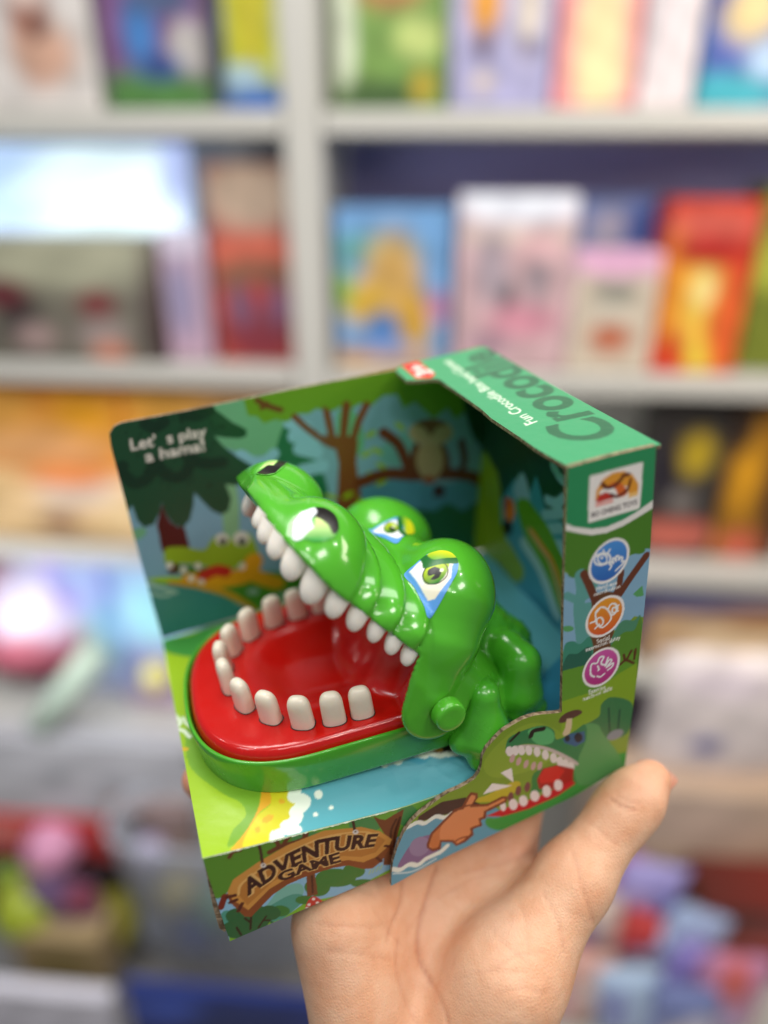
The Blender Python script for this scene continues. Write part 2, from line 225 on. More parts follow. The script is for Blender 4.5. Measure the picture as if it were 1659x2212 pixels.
ART = {"platform":[["F","5caab8"],
["P","98be1c",0,[[-2.9,117.6],[22.9,111.7],[43.6,75.2],[28.5,27.6],[29.3,15.6],[24.8,7.5],[16.3,1.1],[10.3,-2.8],[-1.5,-3.6],[-4.7,1.0]]],
["P","74a62a",1,[[3.5,54.9],[9.0,33.7],[23.2,21.1],[20.7,17.0],[18.8,12.3],[15.4,7.6],[10.6,2.6],[7.3,1.6],[9.8,6.7],[14.4,10.5],[13.8,15.4],[8.7,21.8],[1.1,37.2]]],
["P","e0a827",1,[[21.4,21.1],[24.9,16.2],[22.7,12.3],[18.2,9.9],[14.0,4.8],[12.2,0.1],[8.0,0.1],[11.0,3.1],[15.4,7.6],[18.8,12.3],[20.7,17.0]]],
["P","d2cc24",1,[[24.1,20.0],[30.2,16.3],[30.0,10.6],[32.3,9.4],[28.3,5.6],[24.7,2.8],[21.6,1.2],[17.9,-0.7],[11.4,-0.3],[13.7,4.9],[18.1,9.6],[22.6,12.3]]],
["P","dfae2a",1,[[26.7,11.5],[26.5,11.1],[26.0,10.9],[25.5,11.0],[25.1,11.2],[24.8,11.6],[24.8,12.1],[25.0,12.4],[25.5,12.6],[26.0,12.6],[26.4,12.3],[26.7,11.9]]],
["P","dfae2a",1,[[22.1,8.0],[22.0,7.4],[21.5,6.8],[20.6,6.4],[19.7,6.3],[19.0,6.5],[18.6,6.9],[18.7,7.5],[19.3,8.1],[20.1,8.5],[21.0,8.6],[21.8,8.4]]],
["P","dfae2a",1,[[17.5,4.5],[17.3,4.1],[16.9,3.8],[16.5,3.8],[16.1,4.1],[15.9,4.5],[15.9,5.0],[16.1,5.5],[16.5,5.8],[16.9,5.8],[17.3,5.5],[17.5,5.1]]],
["P","dfae2a",1,[[29.4,7.8],[29.3,7.5],[29.0,7.4],[28.8,7.4],[28.6,7.5],[28.5,7.8],[28.5,8.0],[28.6,8.3],[28.8,8.4],[29.1,8.4],[29.3,8.3],[29.4,8.0]]],["L","e9f4e6",3.6,1,[[29.3,17.3],[30.8,14.2],[29.6,12.0],[32.5,10.2],[31.5,8.7],[28.8,7.3],[29.0,6.0],[27.0,4.1],[25.0,3.7]]],["L","e9f4e6",2.2,1,[[25.0,3.7],[27.4,2.4],[27.9,1.2],[24.9,1.5],[23.0,2.4],[20.8,1.4],[22.4,0.2]]],["L","e9f4e6",1.6,1,[[22.5,0.5],[20.8,2.4],[20.0,0.3]]],
["P","e9f4e6",1,[[38.3,10.4],[37.9,9.7],[37.3,9.3],[36.6,9.3],[36.1,9.6],[35.8,10.3],[35.9,11.1],[36.3,11.7],[36.9,12.1],[37.6,12.1],[38.1,11.8],[38.3,11.1]]],
["P","e9f4e6",1,[[40.3,5.5],[40.0,5.2],[39.7,5.0],[39.3,5.0],[38.9,5.2],[38.7,5.5],[38.8,5.9],[39.0,6.2],[39.3,6.3],[39.7,6.3],[40.1,6.1],[40.3,5.8]]],
["P","e9f4e6",1,[[35.1,4.6],[34.8,4.3],[34.5,4.1],[34.1,4.1],[33.8,4.3],[33.6,4.7],[33.6,5.0],[33.8,5.4],[34.1,5.5],[34.5,5.5],[34.9,5.3],[35.1,5.0]]],
["P","e9f4e6",1,[[35.1,14.1],[34.9,13.8],[34.6,13.7],[34.2,13.7],[33.9,13.9],[33.7,14.2],[33.7,14.5],[33.9,14.8],[34.2,14.9],[34.6,14.9],[34.9,14.7],[35.1,14.4]]],
["P","23140f",0,[[55.3,16.7],[55.4,14.2],[58.6,13.5],[61.8,13.6],[67.3,14.4],[73.4,13.5],[78.3,11.4],[83.4,10.8],[90.5,6.4],[97.5,11.8],[85.9,18.7],[63.8,18.3]]],
["P","a87a22",1,[[80.1,12.0],[79.4,11.8],[78.3,12.1],[77.2,12.7],[76.3,13.6],[75.9,14.4],[76.0,15.0],[76.7,15.3],[77.8,15.0],[78.9,14.4],[79.8,13.5],[80.2,12.7]]],
["P","3f9db4",1,[[67.5,13.4],[73.1,12.9],[78.2,11.0],[83.1,10.3],[86.5,9.1],[82.3,8.7],[76.9,11.1],[72.0,10.4],[69.3,11.7]]],["L","e4efdc",1.5,1,[[59.9,13.7],[63.2,13.9],[64.8,13.1],[67.1,14.0],[70.9,13.7],[73.6,12.4],[75.6,12.5],[78.2,11.1],[81.9,10.5],[84.9,9.8],[87.7,8.8],[88.5,7.7]]],
["P","e4efdc",1,[[65.5,12.9],[65.3,12.8],[65.0,12.8],[64.7,12.9],[64.3,13.0],[64.1,13.2],[64.1,13.3],[64.2,13.4],[64.5,13.5],[64.9,13.4],[65.2,13.2],[65.4,13.1]]],
["P","e4efdc",1,[[72.3,12.8],[72.1,12.7],[71.7,12.7],[71.1,12.8],[70.6,13.0],[70.3,13.3],[70.2,13.4],[70.4,13.6],[70.9,13.5],[71.4,13.4],[71.9,13.2],[72.2,13.0]]],
["P","e4efdc",1,[[87.7,8.7],[87.4,8.6],[86.9,8.6],[86.3,8.7],[85.8,8.9],[85.4,9.2],[85.3,9.4],[85.6,9.5],[86.1,9.5],[86.7,9.4],[87.2,9.2],[87.6,8.9]]],
["P","e4efdc",1,[[88.3,7.1],[88.1,6.9],[87.8,6.9],[87.4,6.9],[87.1,7.1],[86.9,7.3],[86.9,7.5],[87.1,7.7],[87.5,7.8],[87.8,7.7],[88.2,7.6],[88.3,7.3]]],
["P","2f86a8",1,[[104.0,30.9],[113.6,21.4],[143.9,33.7],[126.4,5.8],[117.9,9.8],[104.9,12.1]]],
["P","63b8c8",1,[[99.9,22.9],[106.3,16.3],[119.8,13.0],[122.9,8.4],[113.4,8.2],[85.4,7.8]]],["L","e4efdc",1.2,1,[[-0.4,62.2],[1.0,57.8],[-0.5,55.6],[1.7,52.7],[3.1,49.2]]],["L","e4efdc",1.0,1,[[2.1,59.8],[2.8,56.5],[4.1,54.0]]],
["P","d8b020",1,[[1.9,43.9],[1.7,43.5],[1.2,43.4],[0.5,43.6],[-0.1,44.0],[-0.6,44.6],[-0.7,45.1],[-0.5,45.4],[0.1,45.5],[0.7,45.3],[1.4,44.9],[1.8,44.4]]],
["P","3f8f3a",1,[[-3.5,111.2],[12.7,107.1],[34.3,120.6],[59.6,123.3],[115.3,119.7],[126.9,72.6],[88.2,53.2],[55.8,66.1],[10.6,91.5],[-1.5,103.7]]]],"back":[["F","7ba8bc"],
["P","6fae86",1,[[35.4,128.9],[48.9,128.0],[62.5,120.7],[61.8,107.5],[52.1,104.1],[43.1,107.5],[35.0,115.0]]],
["P","85b98a",0,[[35.4,99.1],[39.8,96.8],[39.7,86.1],[37.3,71.3],[31.6,73.0],[33.0,87.9]]],
["P","6fae86",1,[[4.1,84.9],[3.7,83.6],[2.5,82.6],[0.9,82.1],[-0.9,82.2],[-2.2,82.9],[-2.8,84.0],[-2.4,85.2],[-1.2,86.2],[0.5,86.7],[2.2,86.6],[3.5,86.0]]],
["P","64b07e",1,[[82.5,114.0],[88.3,115.2],[92.3,104.1],[90.2,95.4],[82.3,100.0]]],
["P","6aa9a4",1,[[100.2,97.0],[111.6,99.7],[113.8,89.7],[108.1,85.6],[100.2,88.9],[97.9,93.6]]],
["P","4f8fa6",1,[[86.4,82.8],[103.7,81.2],[124.0,73.1],[145.7,70.6],[145.4,49.5],[82.3,66.9]]],
["P","1f6a48",1,[[62.3,115.3],[69.6,113.0],[70.5,102.0],[74.6,89.1],[74.7,79.2],[67.0,82.5],[55.2,95.2],[49.9,100.1],[55.9,104.3]]],["L","8cc0d6",5.5,1,[[63.9,114.9],[69.4,111.1]]],["L","8cc0d6",5.5,1,[[64.7,109.1],[73.2,106.0]]],["L","8cc0d6",5.5,1,[[66.2,103.6],[72.5,100.3]]],["L","8cc0d6",5.5,1,[[66.2,94.2],[74.1,94.0]]],["L","8cc0d6",4.5,1,[[43.4,106.3],[47.6,102.4],[51.7,101.3],[55.9,103.8]]],
["P","1d4a30",0,[[-1.0,129.8],[35.2,127.8],[38.6,124.4],[42.5,119.8],[47.0,116.0],[46.9,113.3],[44.0,113.0],[39.0,114.5],[35.2,116.1],[37.5,111.6],[42.7,105.3],[47.3,100.7],[55.0,97.6],[54.0,94.3],[47.3,93.4],[38.9,94.8],[35.9,96.1],[37.1,89.8],[35.4,84.9],[32.3,83.8],[29.0,86.6],[25.8,92.3],[24.0,95.7],[22.8,90.7],[20.3,84.8],[17.2,82.4],[14.0,84.8],[12.0,90.1],[11.9,94.9],[10.1,90.7],[7.2,86.7],[3.6,86.3],[1.8,90.0],[1.3,96.6],[-1.4,93.3],[-3.5,95.0],[-3.9,116.9]]],
["P","4e1716",0,[[11.8,94.3],[8.2,86.4],[7.8,74.3],[18.3,71.2],[17.8,82.8],[15.8,83.1],[13.6,85.2],[12.0,90.1]]],["L","123423",4.5,1,[[1.4,108.5],[4.0,104.7],[9.1,105.9],[11.9,110.8]]],["L","123423",4.5,1,[[13.0,110.5],[15.9,104.7],[21.2,103.3],[24.4,107.0]]],["L","123423",4.5,1,[[24.1,111.0],[29.4,106.4],[36.4,105.2]]],["L","123423",4.5,1,[[-3.1,112.3],[-1.0,110.7],[1.3,112.3]]],["L","123423",4.5,1,[[12.4,126.2],[14.8,124.1],[18.5,125.3]]],["L","123423",4.5,1,[[26.1,126.7],[30.7,125.2],[34.9,126.1]]],["L","10301f",0.55,0,[[7.6,115.5],[7.1,114.7]]],["L","10301f",0.55,0,[[12.4,112.7],[11.9,111.9]]],["L","10301f",0.55,0,[[25.1,124.2],[24.6,123.3]]],["L","10301f",0.55,0,[[-2.6,110.1],[-3.0,109.2]]],["L","10301f",0.55,0,[[10.1,123.2],[9.6,122.4]]],["L","10301f",0.55,0,[[39.6,119.3],[39.2,118.4]]],["L","10301f",0.55,0,[[31.5,111.5],[31.1,110.6]]],["L","10301f",0.55,0,[[25.2,121.9],[24.7,121.0]]],["L","10301f",0.55,0,[[21.5,103.0],[21.0,102.1]]],["L","10301f",0.55,0,[[17.7,107.6],[17.2,106.7]]],["L","10301f",0.55,0,[[26.9,123.8],[26.4,123.0]]],["L","10301f",0.55,0,[[27.8,109.2],[27.4,108.4]]],["L","10301f",0.55,0,[[12.8,127.9],[12.3,127.1]]],["L","10301f",0.55,0,[[32.7,111.3],[32.3,110.4]]],["L","10301f",0.55,0,[[24.8,101.9],[24.3,101.0]]],["L","10301f",0.55,0,[[24.4,100.8],[23.9,99.9]]],["L","10301f",0.55,0,[[12.3,107.3],[11.8,106.4]]],["L","10301f",0.55,0,[[13.5,103.2],[13.0,102.3]]],["L","10301f",0.55,0,[[35.0,121.1],[34.5,120.2]]],["L","10301f",0.55,0,[[5.5,124.7],[5.1,123.9]]],["L","10301f",0.55,0,[[38.4,119.8],[38.0,119.0]]],["L","10301f",0.55,0,[[24.0,118.1],[23.5,117.3]]],["L","10301f",0.55,0,[[18.9,117.1],[18.4,116.2]]],["L","10301f",0.55,0,[[11.7,113.4],[11.3,112.5]]],["L","10301f",0.55,0,[[19.2,102.6],[18.8,101.7]]],["L","10301f",0.55,0,[[23.1,100.9],[22.6,100.0]]],["L","10301f",0.55,0,[[29.9,97.3],[29.4,96.4]]],["L","10301f",0.55,0,[[26.4,121.3],[25.9,120.4]]],["L","10301f",0.55,0,[[30.2,98.0],[29.7,97.1]]],["L","10301f",0.55,0,[[35.8,119.5],[35.4,118.6]]],["L","10301f",0.55,0,[[27.9,119.7],[27.4,118.8]]],["L","10301f",0.55,0,[[30.9,109.0],[30.4,108.1]]],["L","10301f",0.55,0,[[12.0,127.3],[11.5,126.4]]],["L","10301f",0.55,0,[[29.8,97.4],[29.3,96.5]]],["L","10301f",0.55,0,[[0.5,110.3],[0.0,109.5]]],["L","10301f",0.55,0,[[16.3,124.0],[15.8,123.1]]],["L","10301f",0.55,0,[[8.5,109.1],[8.1,108.3]]],["L","10301f",0.55,0,[[35.0,122.5],[34.5,121.6]]],["L","10301f",0.55,0,[[24.7,124.8],[24.3,124.0]]],["L","10301f",0.55,0,[[27.5,116.5],[27.0,115.6]]],["L","10301f",0.55,0,[[31.0,97.3],[30.5,96.4]]],["L","10301f",0.55,0,[[15.6,100.9],[15.1,99.9]]],["L","10301f",0.55,0,[[12.8,126.7],[12.4,125.9]]],["L","10301f",0.55,0,[[24.2,125.3],[23.8,124.4]]],["L","10301f",0.55,0,[[6.8,119.4],[6.3,118.5]]],["L","10301f",0.55,0,[[24.0,122.0],[23.6,121.2]]],["L","10301f",0.55,0,[[-1.6,109.0],[-2.1,108.2]]],["L","10301f",0.55,0,[[8.3,103.9],[7.8,103.0]]],["L","10301f",0.55,0,[[34.5,113.5],[34.0,112.7]]],["L","10301f",0.55,0,[[16.3,114.0],[15.9,113.2]]],["L","10301f",0.55,0,[[23.2,110.3],[22.7,109.4]]],["L","10301f",0.55,0,[[19.7,110.4],[19.2,109.6]]],["L","10301f",0.55,0,[[37.4,119.6],[36.9,118.7]]],["L","10301f",0.55,0,[[14.1,109.1],[13.7,108.2]]],["L","10301f",0.55,0,[[8.9,121.7],[8.4,120.9]]],["L","10301f",0.55,0,[[38.8,119.1],[38.4,118.3]]],["L","10301f",0.55,0,[[22.3,126.2],[21.9,125.4]]],["L","10301f",0.55,0,[[14.3,112.9],[13.8,112.0]]],["L","10301f",0.55,0,[[-1.0,115.7],[-1.5,114.9]]],["L","10301f",0.55,0,[[25.4,124.3],[24.9,123.4]]],["L","10301f",0.55,0,[[23.2,113.8],[22.7,113.0]]],["L","10301f",0.55,0,[[25.8,116.3],[25.3,115.4]]],["L","10301f",0.55,0,[[25.0,105.8],[24.6,104.9]]],["L","10301f",0.55,0,[[2.2,129.6],[1.7,128.8]]],["L","10301f",0.55,0,[[22.6,100.0],[22.2,99.1]]],["L","10301f",0.55,0,[[8.6,117.7],[8.1,116.8]]],["L","10301f",0.55,0,[[22.5,118.0],[22.1,117.1]]],["L","10301f",0.55,0,[[13.7,120.3],[13.2,119.4]]],["L","10301f",0.55,0,[[12.4,112.9],[11.9,112.1]]],["L","10301f",0.55,0,[[10.9,119.2],[10.4,118.4]]],
["P","4f8c2a",0,[[0.0,64.1],[18.8,58.8],[40.5,55.3],[74.5,43.5],[71.5,18.2],[37.8,37.0],[18.0,54.4],[3.1,61.2]]],
["P","9bc62a",1,[[0.0,64.1],[9.7,62.3],[23.8,55.9],[15.0,56.0],[5.6,60.4]]],
["P","8db022",1,[[8.0,71.2],[9.6,75.4],[16.2,74.0],[23.1,70.7],[26.9,74.3],[30.9,75.7],[35.2,71.9],[41.0,73.4],[43.4,67.0],[43.5,60.4],[38.2,58.7],[29.9,59.3],[19.8,64.7],[12.8,67.2],[8.7,68.1]]],
["P","49200f",0,[[8.5,68.5],[12.8,67.5],[12.6,63.4],[9.9,63.2],[8.1,64.8]]],
["P","3b7a24",1,[[13.1,66.4],[22.7,62.8],[29.9,59.3],[25.0,56.8],[15.8,60.4],[12.5,62.7]]],["L","e2a31c",7.5,1,[[15.4,58.2],[23.8,55.9],[32.4,54.5],[38.1,54.7],[41.4,59.7]]],["L","e2a31c",6,1,[[39.2,54.4],[44.3,50.1],[49.6,46.4]]],["L","c22a22",5,1,[[21.0,59.1],[26.1,60.1],[29.7,58.4]]],
["P","dfe0d2",1,[[33.3,72.5],[32.7,71.2],[31.7,70.5],[30.4,70.5],[29.2,71.3],[28.4,72.5],[28.3,73.9],[28.9,75.1],[29.9,75.8],[31.2,75.8],[32.4,75.1],[33.2,73.9]]],
["P","dfe0d2",1,[[41.3,70.5],[40.6,69.0],[39.3,68.1],[37.7,68.2],[36.2,69.1],[35.3,70.5],[35.1,72.2],[35.8,73.7],[37.1,74.5],[38.7,74.5],[40.1,73.6],[41.1,72.2]]],
["P","3c4a3a",1,[[32.3,71.8],[31.9,71.1],[31.4,70.6],[30.6,70.6],[30.0,71.0],[29.6,71.8],[29.6,72.6],[29.9,73.3],[30.5,73.8],[31.2,73.8],[31.8,73.4],[32.2,72.6]]],
["P","3c4a3a",1,[[39.9,69.6],[39.5,68.8],[38.8,68.3],[38.0,68.3],[37.2,68.8],[36.7,69.6],[36.7,70.5],[37.0,71.3],[37.7,71.8],[38.5,71.8],[39.3,71.3],[39.8,70.5]]],
["P","e8e6da",1,[[10.6,67.2],[10.3,66.5],[9.7,66.0],[9.1,66.0],[8.5,66.4],[8.2,67.1],[8.2,67.9],[8.5,68.7],[9.1,69.1],[9.7,69.1],[10.2,68.7],[10.6,68.0]]],
["P","e8e6da",1,[[15.3,63.7],[15.0,62.9],[14.4,62.5],[13.8,62.5],[13.2,62.9],[12.8,63.6],[12.8,64.4],[13.1,65.2],[13.7,65.6],[14.3,65.6],[14.9,65.2],[15.3,64.5]]],
["P","e8e6da",1,[[20.9,63.7],[20.6,62.9],[20.1,62.5],[19.4,62.5],[18.8,62.9],[18.5,63.6],[18.5,64.4],[18.8,65.2],[19.3,65.6],[20.0,65.6],[20.6,65.2],[20.9,64.5]]],
["P","e8e6da",1,[[37.8,58.5],[37.5,57.7],[36.9,57.3],[36.3,57.3],[35.6,57.7],[35.3,58.4],[35.2,59.3],[35.5,60.1],[36.1,60.5],[36.8,60.5],[37.4,60.1],[37.8,59.4]]],
["P","e8e6da",1,[[17.4,59.1],[17.1,58.4],[16.5,57.9],[15.9,57.9],[15.3,58.3],[15.0,59.0],[14.9,59.9],[15.3,60.6],[15.8,61.1],[16.5,61.1],[17.0,60.7],[17.4,60.0]]],
["P","e8e6da",1,[[20.8,56.1],[20.5,55.3],[19.9,54.8],[19.3,54.8],[18.7,55.2],[18.3,56.0],[18.3,56.8],[18.6,57.6],[19.2,58.1],[19.8,58.1],[20.4,57.7],[20.8,56.9]]],["L","d39a26",2.6,1,[[8.1,59.6],[18.1,55.1],[28.1,48.5],[35.4,40.6],[38.7,35.3]]],
["P","3f8a86",0,[[-0.8,62.7],[8.0,59.3],[17.9,54.1],[27.8,46.5],[36.4,36.0],[29.4,22.5],[-5.9,35.1],[-1.3,47.3]]],["L","a6c8b8",1.6,1,[[0.0,61.5],[4.2,58.8],[9.4,54.9]]],["L","a6c8b8",1.2,1,[[0.3,57.5],[4.0,55.0],[7.1,54.6]]],
["P","9ab8a8",1,[[41.5,44.8],[41.1,44.2],[40.1,44.0],[38.8,44.2],[37.6,44.8],[36.8,45.6],[36.6,46.4],[37.0,47.0],[38.0,47.3],[39.3,47.1],[40.5,46.5],[41.3,45.7]]],
["P","9ab8a8",1,[[53.7,38.8],[53.2,38.2],[52.2,38.0],[50.9,38.2],[49.6,38.8],[48.8,39.6],[48.5,40.5],[49.0,41.1],[50.0,41.4],[51.3,41.1],[52.5,40.5],[53.4,39.7]]],
["P","9ab8a8",1,[[63.8,32.7],[63.3,32.1],[62.3,31.8],[60.9,32.0],[59.6,32.7],[58.8,33.6],[58.5,34.4],[59.0,35.1],[60.0,35.3],[61.3,35.1],[62.6,34.5],[63.5,33.6]]],
["P","6a9a22",0,[[47.8,127.7],[81.1,128.1],[83.2,116.1],[78.7,115.5],[75.7,118.4],[71.1,116.6],[66.9,117.6],[62.8,115.2],[58.3,117.3],[54.0,116.6],[51.8,119.9],[48.4,121.2]]],
["P","6a9a22",0,[[75.2,130.1],[113.4,128.4],[147.8,122.9],[147.5,97.6],[139.2,104.1],[132.1,101.0],[128.9,106.3],[122.6,103.1],[115.0,111.9],[109.7,110.5],[107.5,116.7],[101.7,117.3],[96.4,114.1],[92.1,116.2],[86.9,114.3],[81.7,117.9],[77.8,116.3],[73.8,118.4]]],["L","6b3a1e",2.2,1,[[52.7,126.1],[56.0,123.3],[60.9,120.5]]],["L","6b3a1e",2,1,[[54.1,122.9],[56.1,124.0]]],["L","744026",2.6,1,[[65.7,116.7],[70.4,110.6],[77.4,103.2],[81.6,100.5]]],["L","744026",1.8,1,[[77.8,117.3],[78.7,110.4],[80.1,102.6]]],
["P","7a4522",0,[[75.6,107.4],[80.0,101.8],[81.0,93.7],[79.2,81.9],[76.5,68.5],[89.5,64.9],[88.8,79.4],[88.3,91.9],[89.8,101.5],[85.9,104.3],[83.9,102.9],[82.8,105.0],[80.3,105.0]]],["L","7a4522",3,1,[[78.4,115.5],[79.6,103.9]]],["L","7a4522",3.4,1,[[86.5,116.8],[83.5,102.3]]],["L","7a4522",3.2,1,[[94.6,115.1],[90.8,109.0],[87.2,100.8]]],
["P","94b81e",1,[[97.8,103.6],[97.7,102.9],[97.0,102.2],[95.9,101.7],[94.6,101.4],[93.5,101.5],[93.0,101.9],[93.1,102.6],[93.8,103.3],[95.0,103.8],[96.2,104.1],[97.3,104.0]]],
["P","94b81e",1,[[99.6,93.1],[99.0,92.9],[98.0,93.3],[96.8,94.2],[95.7,95.3],[95.1,96.3],[95.2,97.0],[95.8,97.1],[96.8,96.7],[98.0,95.9],[99.0,94.8],[99.6,93.8]]],
["P","94b81e",1,[[95.2,95.6],[95.1,95.0],[94.4,94.3],[93.2,93.7],[92.0,93.4],[90.9,93.6],[90.3,94.0],[90.4,94.6],[91.2,95.3],[92.3,95.9],[93.6,96.2],[94.7,96.1]]],
["P","94b81e",1,[[101.1,85.9],[100.5,85.8],[99.4,86.2],[98.2,87.1],[97.1,88.2],[96.5,89.2],[96.5,89.9],[97.2,90.1],[98.2,89.7],[99.4,88.8],[100.5,87.7],[101.1,86.6]]],
["P","94b81e",1,[[97.4,84.9],[96.9,84.4],[95.9,84.2],[94.5,84.4],[93.2,84.9],[92.2,85.6],[91.9,86.2],[92.3,86.7],[93.3,86.9],[94.7,86.7],[96.1,86.2],[97.0,85.5]]],
["P","94b81e",1,[[100.8,81.6],[100.7,80.9],[99.9,80.2],[98.7,79.7],[97.4,79.4],[96.3,79.5],[95.7,80.0],[95.8,80.7],[96.6,81.4],[97.8,82.0],[99.1,82.2],[100.2,82.1]]],
["P","94b81e",1,[[85.9,79.5],[85.8,78.9],[85.1,78.1],[83.9,77.6],[82.6,77.3],[81.5,77.4],[81.0,77.9],[81.1,78.6],[81.8,79.3],[83.0,79.9],[84.3,80.1],[85.3,80.0]]],
["P","94b81e",1,[[89.8,70.9],[89.1,71.1],[88.3,72.1],[87.6,73.5],[87.2,75.0],[87.1,76.1],[87.5,76.7],[88.1,76.5],[88.9,75.5],[89.6,74.2],[90.1,72.7],[90.1,71.5]]],
["P","94b81e",1,[[78.8,78.3],[78.2,78.0],[77.1,78.2],[75.9,78.9],[74.8,79.9],[74.1,80.8],[74.0,81.5],[74.5,81.8],[75.6,81.6],[76.8,80.9],[78.0,79.9],[78.7,79.0]]],
["P","94b81e",1,[[109.9,100.9],[109.2,100.9],[108.2,101.4],[107.1,102.5],[106.2,103.7],[105.8,104.7],[105.9,105.4],[106.6,105.4],[107.6,104.8],[108.6,103.8],[109.5,102.6],[110.0,101.6]]],["L","6b3216",5,1,[[89.1,83.2],[100.5,84.1],[113.2,80.2],[127.8,77.2],[138.4,73.5],[142.7,70.2]]],["L","6b3216",4.2,1,[[100.6,102.2],[106.7,95.5],[110.1,85.1]]],
["P","6a3a1c",1,[[115.6,86.9],[114.5,83.4],[113.2,81.1],[111.8,80.6],[110.9,82.0],[110.6,85.0],[111.1,88.7],[112.1,92.1],[113.4,94.3],[114.7,94.9],[115.7,93.5],[116.0,90.6]]],
["P","6a3a1c",1,[[129.0,83.6],[129.1,79.7],[128.5,76.9],[127.4,76.0],[126.1,77.2],[124.9,80.2],[124.3,84.1],[124.2,87.9],[124.8,90.7],[125.9,91.6],[127.1,90.4],[128.3,87.5]]],
["P","b09a72",1,[[126.3,83.9],[125.2,79.6],[122.8,76.9],[119.6,76.4],[116.6,78.4],[114.5,82.3],[113.9,86.9],[115.0,91.1],[117.4,93.8],[120.5,94.3],[123.5,92.4],[125.6,88.6]]],
["P","b8a27e",1,[[130.9,95.2],[129.4,92.7],[125.7,91.4],[120.7,91.8],[115.9,93.7],[112.4,96.6],[111.3,99.7],[112.8,102.2],[116.4,103.4],[121.3,103.1],[126.1,101.2],[129.7,98.4]]],
["P","7c5230",1,[[114.5,103.0],[121.3,103.4],[128.6,99.8],[123.8,98.9],[120.9,96.2],[118.4,100.1]]],
["P","3f1a12",0,[[121.9,73.7],[126.1,71.9],[125.9,66.8],[120.3,68.3]]],
["P","9a4a26",1,[[122.0,75.8],[121.6,75.0],[120.6,74.6],[119.2,74.7],[117.8,75.3],[116.8,76.2],[116.5,77.2],[116.9,78.0],[118.0,78.4],[119.4,78.3],[120.7,77.7],[121.7,76.8]]],["L","5c2a14",3,1,[[134.6,90.3],[135.8,81.6],[133.4,75.8]]],
["P","23633a",1,[[85.3,63.2],[89.1,67.9],[97.2,67.2],[102.3,61.4],[110.9,64.9],[120.7,61.6],[127.2,63.5],[134.4,57.9],[141.1,59.9],[148.5,51.8],[148.0,24.4],[83.5,44.1]]],
["P","8fae22",1,[[142.8,72.7],[146.5,76.2],[151.6,69.1],[151.0,14.9],[139.2,18.6]]],
["P","1d4a30",1,[[136.0,115.1],[151.9,114.4],[151.7,80.6],[144.5,85.2],[138.9,94.7]]],["T","ebe4dc","Let'  s play",0.018,[[5.5,117.5],[18.8,117.1],[32.5,116.8]],[[5.8,121.7],[19.1,121.2],[32.6,120.7]]],["T","ebe4dc","a hama!",0.018,[[9.5,111.8],[20.0,111.8],[30.9,111.4]],[[9.7,116.1],[20.3,115.9],[31.1,115.7]]]],"right":[["F","3f93ab"],
["P","17432b",0,[[112.2,115.4],[95.6,120.2],[39.7,107.9],[36.3,84.9],[44.0,82.2],[54.5,79.6],[62.7,92.3],[69.3,79.1],[79.1,84.0],[90.9,69.2],[97.6,81.7],[113.6,81.0]]],
["P","8cb4cc",1,[[80.3,78.1],[73.0,89.2],[66.9,80.2],[72.8,73.4]]],["L","8cc0d6",4,1,[[51.2,100.8],[46.0,98.3],[41.1,99.3]]],["L","8cc0d6",4,1,[[54.7,85.8],[48.4,87.5],[43.6,91.6]]],["L","8cc0d6",4,1,[[56.6,78.6],[44.2,85.5]]],["L","8cc0d6",4,1,[[55.3,73.3],[44.9,79.0]]],
["P","8cc0d6",1,[[38.8,71.2],[41.1,68.6],[44.6,66.3],[48.4,65.0],[51.5,65.0],[52.9,66.4],[52.4,68.8],[49.9,71.4],[46.3,73.7],[42.6,74.9],[39.7,74.8],[38.3,73.5]]],
["P","5f9a20",1,[[77.8,72.5],[70.5,79.2],[62.2,77.8],[52.1,74.3],[43.2,68.0],[35.1,68.0],[33.4,42.1],[53.1,47.2],[66.4,57.3]]],
["P","87a81e",1,[[109.2,79.9],[97.6,81.7],[92.2,75.6],[89.6,56.0],[78.9,50.5],[71.1,45.3],[77.5,36.3],[98.7,30.3],[113.6,14.8]]],
["P","d8762a",1,[[79.1,69.7],[79.7,66.7],[81.3,63.8],[83.5,62.0],[85.8,61.6],[87.5,62.9],[88.1,65.5],[87.5,68.6],[85.8,71.5],[83.6,73.2],[81.3,73.5],[79.7,72.2]]],
["P","1b120e",1,[[81.0,61.0],[81.6,58.9],[83.3,56.8],[85.6,55.1],[87.9,54.4],[89.6,54.9],[90.2,56.5],[89.6,58.6],[87.8,60.8],[85.5,62.4],[83.3,63.0],[81.6,62.5]]],
["P","b5501e",1,[[82.9,71.4],[83.2,69.9],[84.2,68.4],[85.5,67.4],[86.9,67.2],[87.8,67.7],[88.2,69.0],[87.8,70.6],[86.8,72.1],[85.5,73.0],[84.2,73.3],[83.2,72.7]]],["L","c2a27a",2,1,[[67.8,67.0],[60.6,63.9],[51.4,60.0],[39.7,43.5]]],["L","e2902a",2,1,[[65.4,67.5],[57.2,65.0],[48.2,61.2],[36.8,46.9]]],["L","9ac4cc",6,1,[[71.3,58.2],[57.9,52.8],[46.1,40.8]]],["L","150f0e",9,1,[[104.6,12.1],[78.0,19.1],[58.1,20.9],[37.3,21.3]]],
["P","2a7a92",1,[[100.7,34.8],[75.5,35.1],[53.4,39.3],[38.6,26.5],[58.2,23.7],[80.4,20.5],[103.1,13.0]]],
["P","2478a8",1,[[70.7,11.4],[52.6,19.0],[39.1,18.5],[37.8,-6.0],[57.2,-17.8],[57.9,11.6]]]],"front":[["F","8bbcd8"],
["P","6fa83c",0,[[-0.3,37.2],[30.3,36.9],[71.5,34.6],[70.3,13.3],[46.0,24.1],[22.5,22.9],[11.8,19.6],[1.5,19.8],[-0.3,28.2]]],
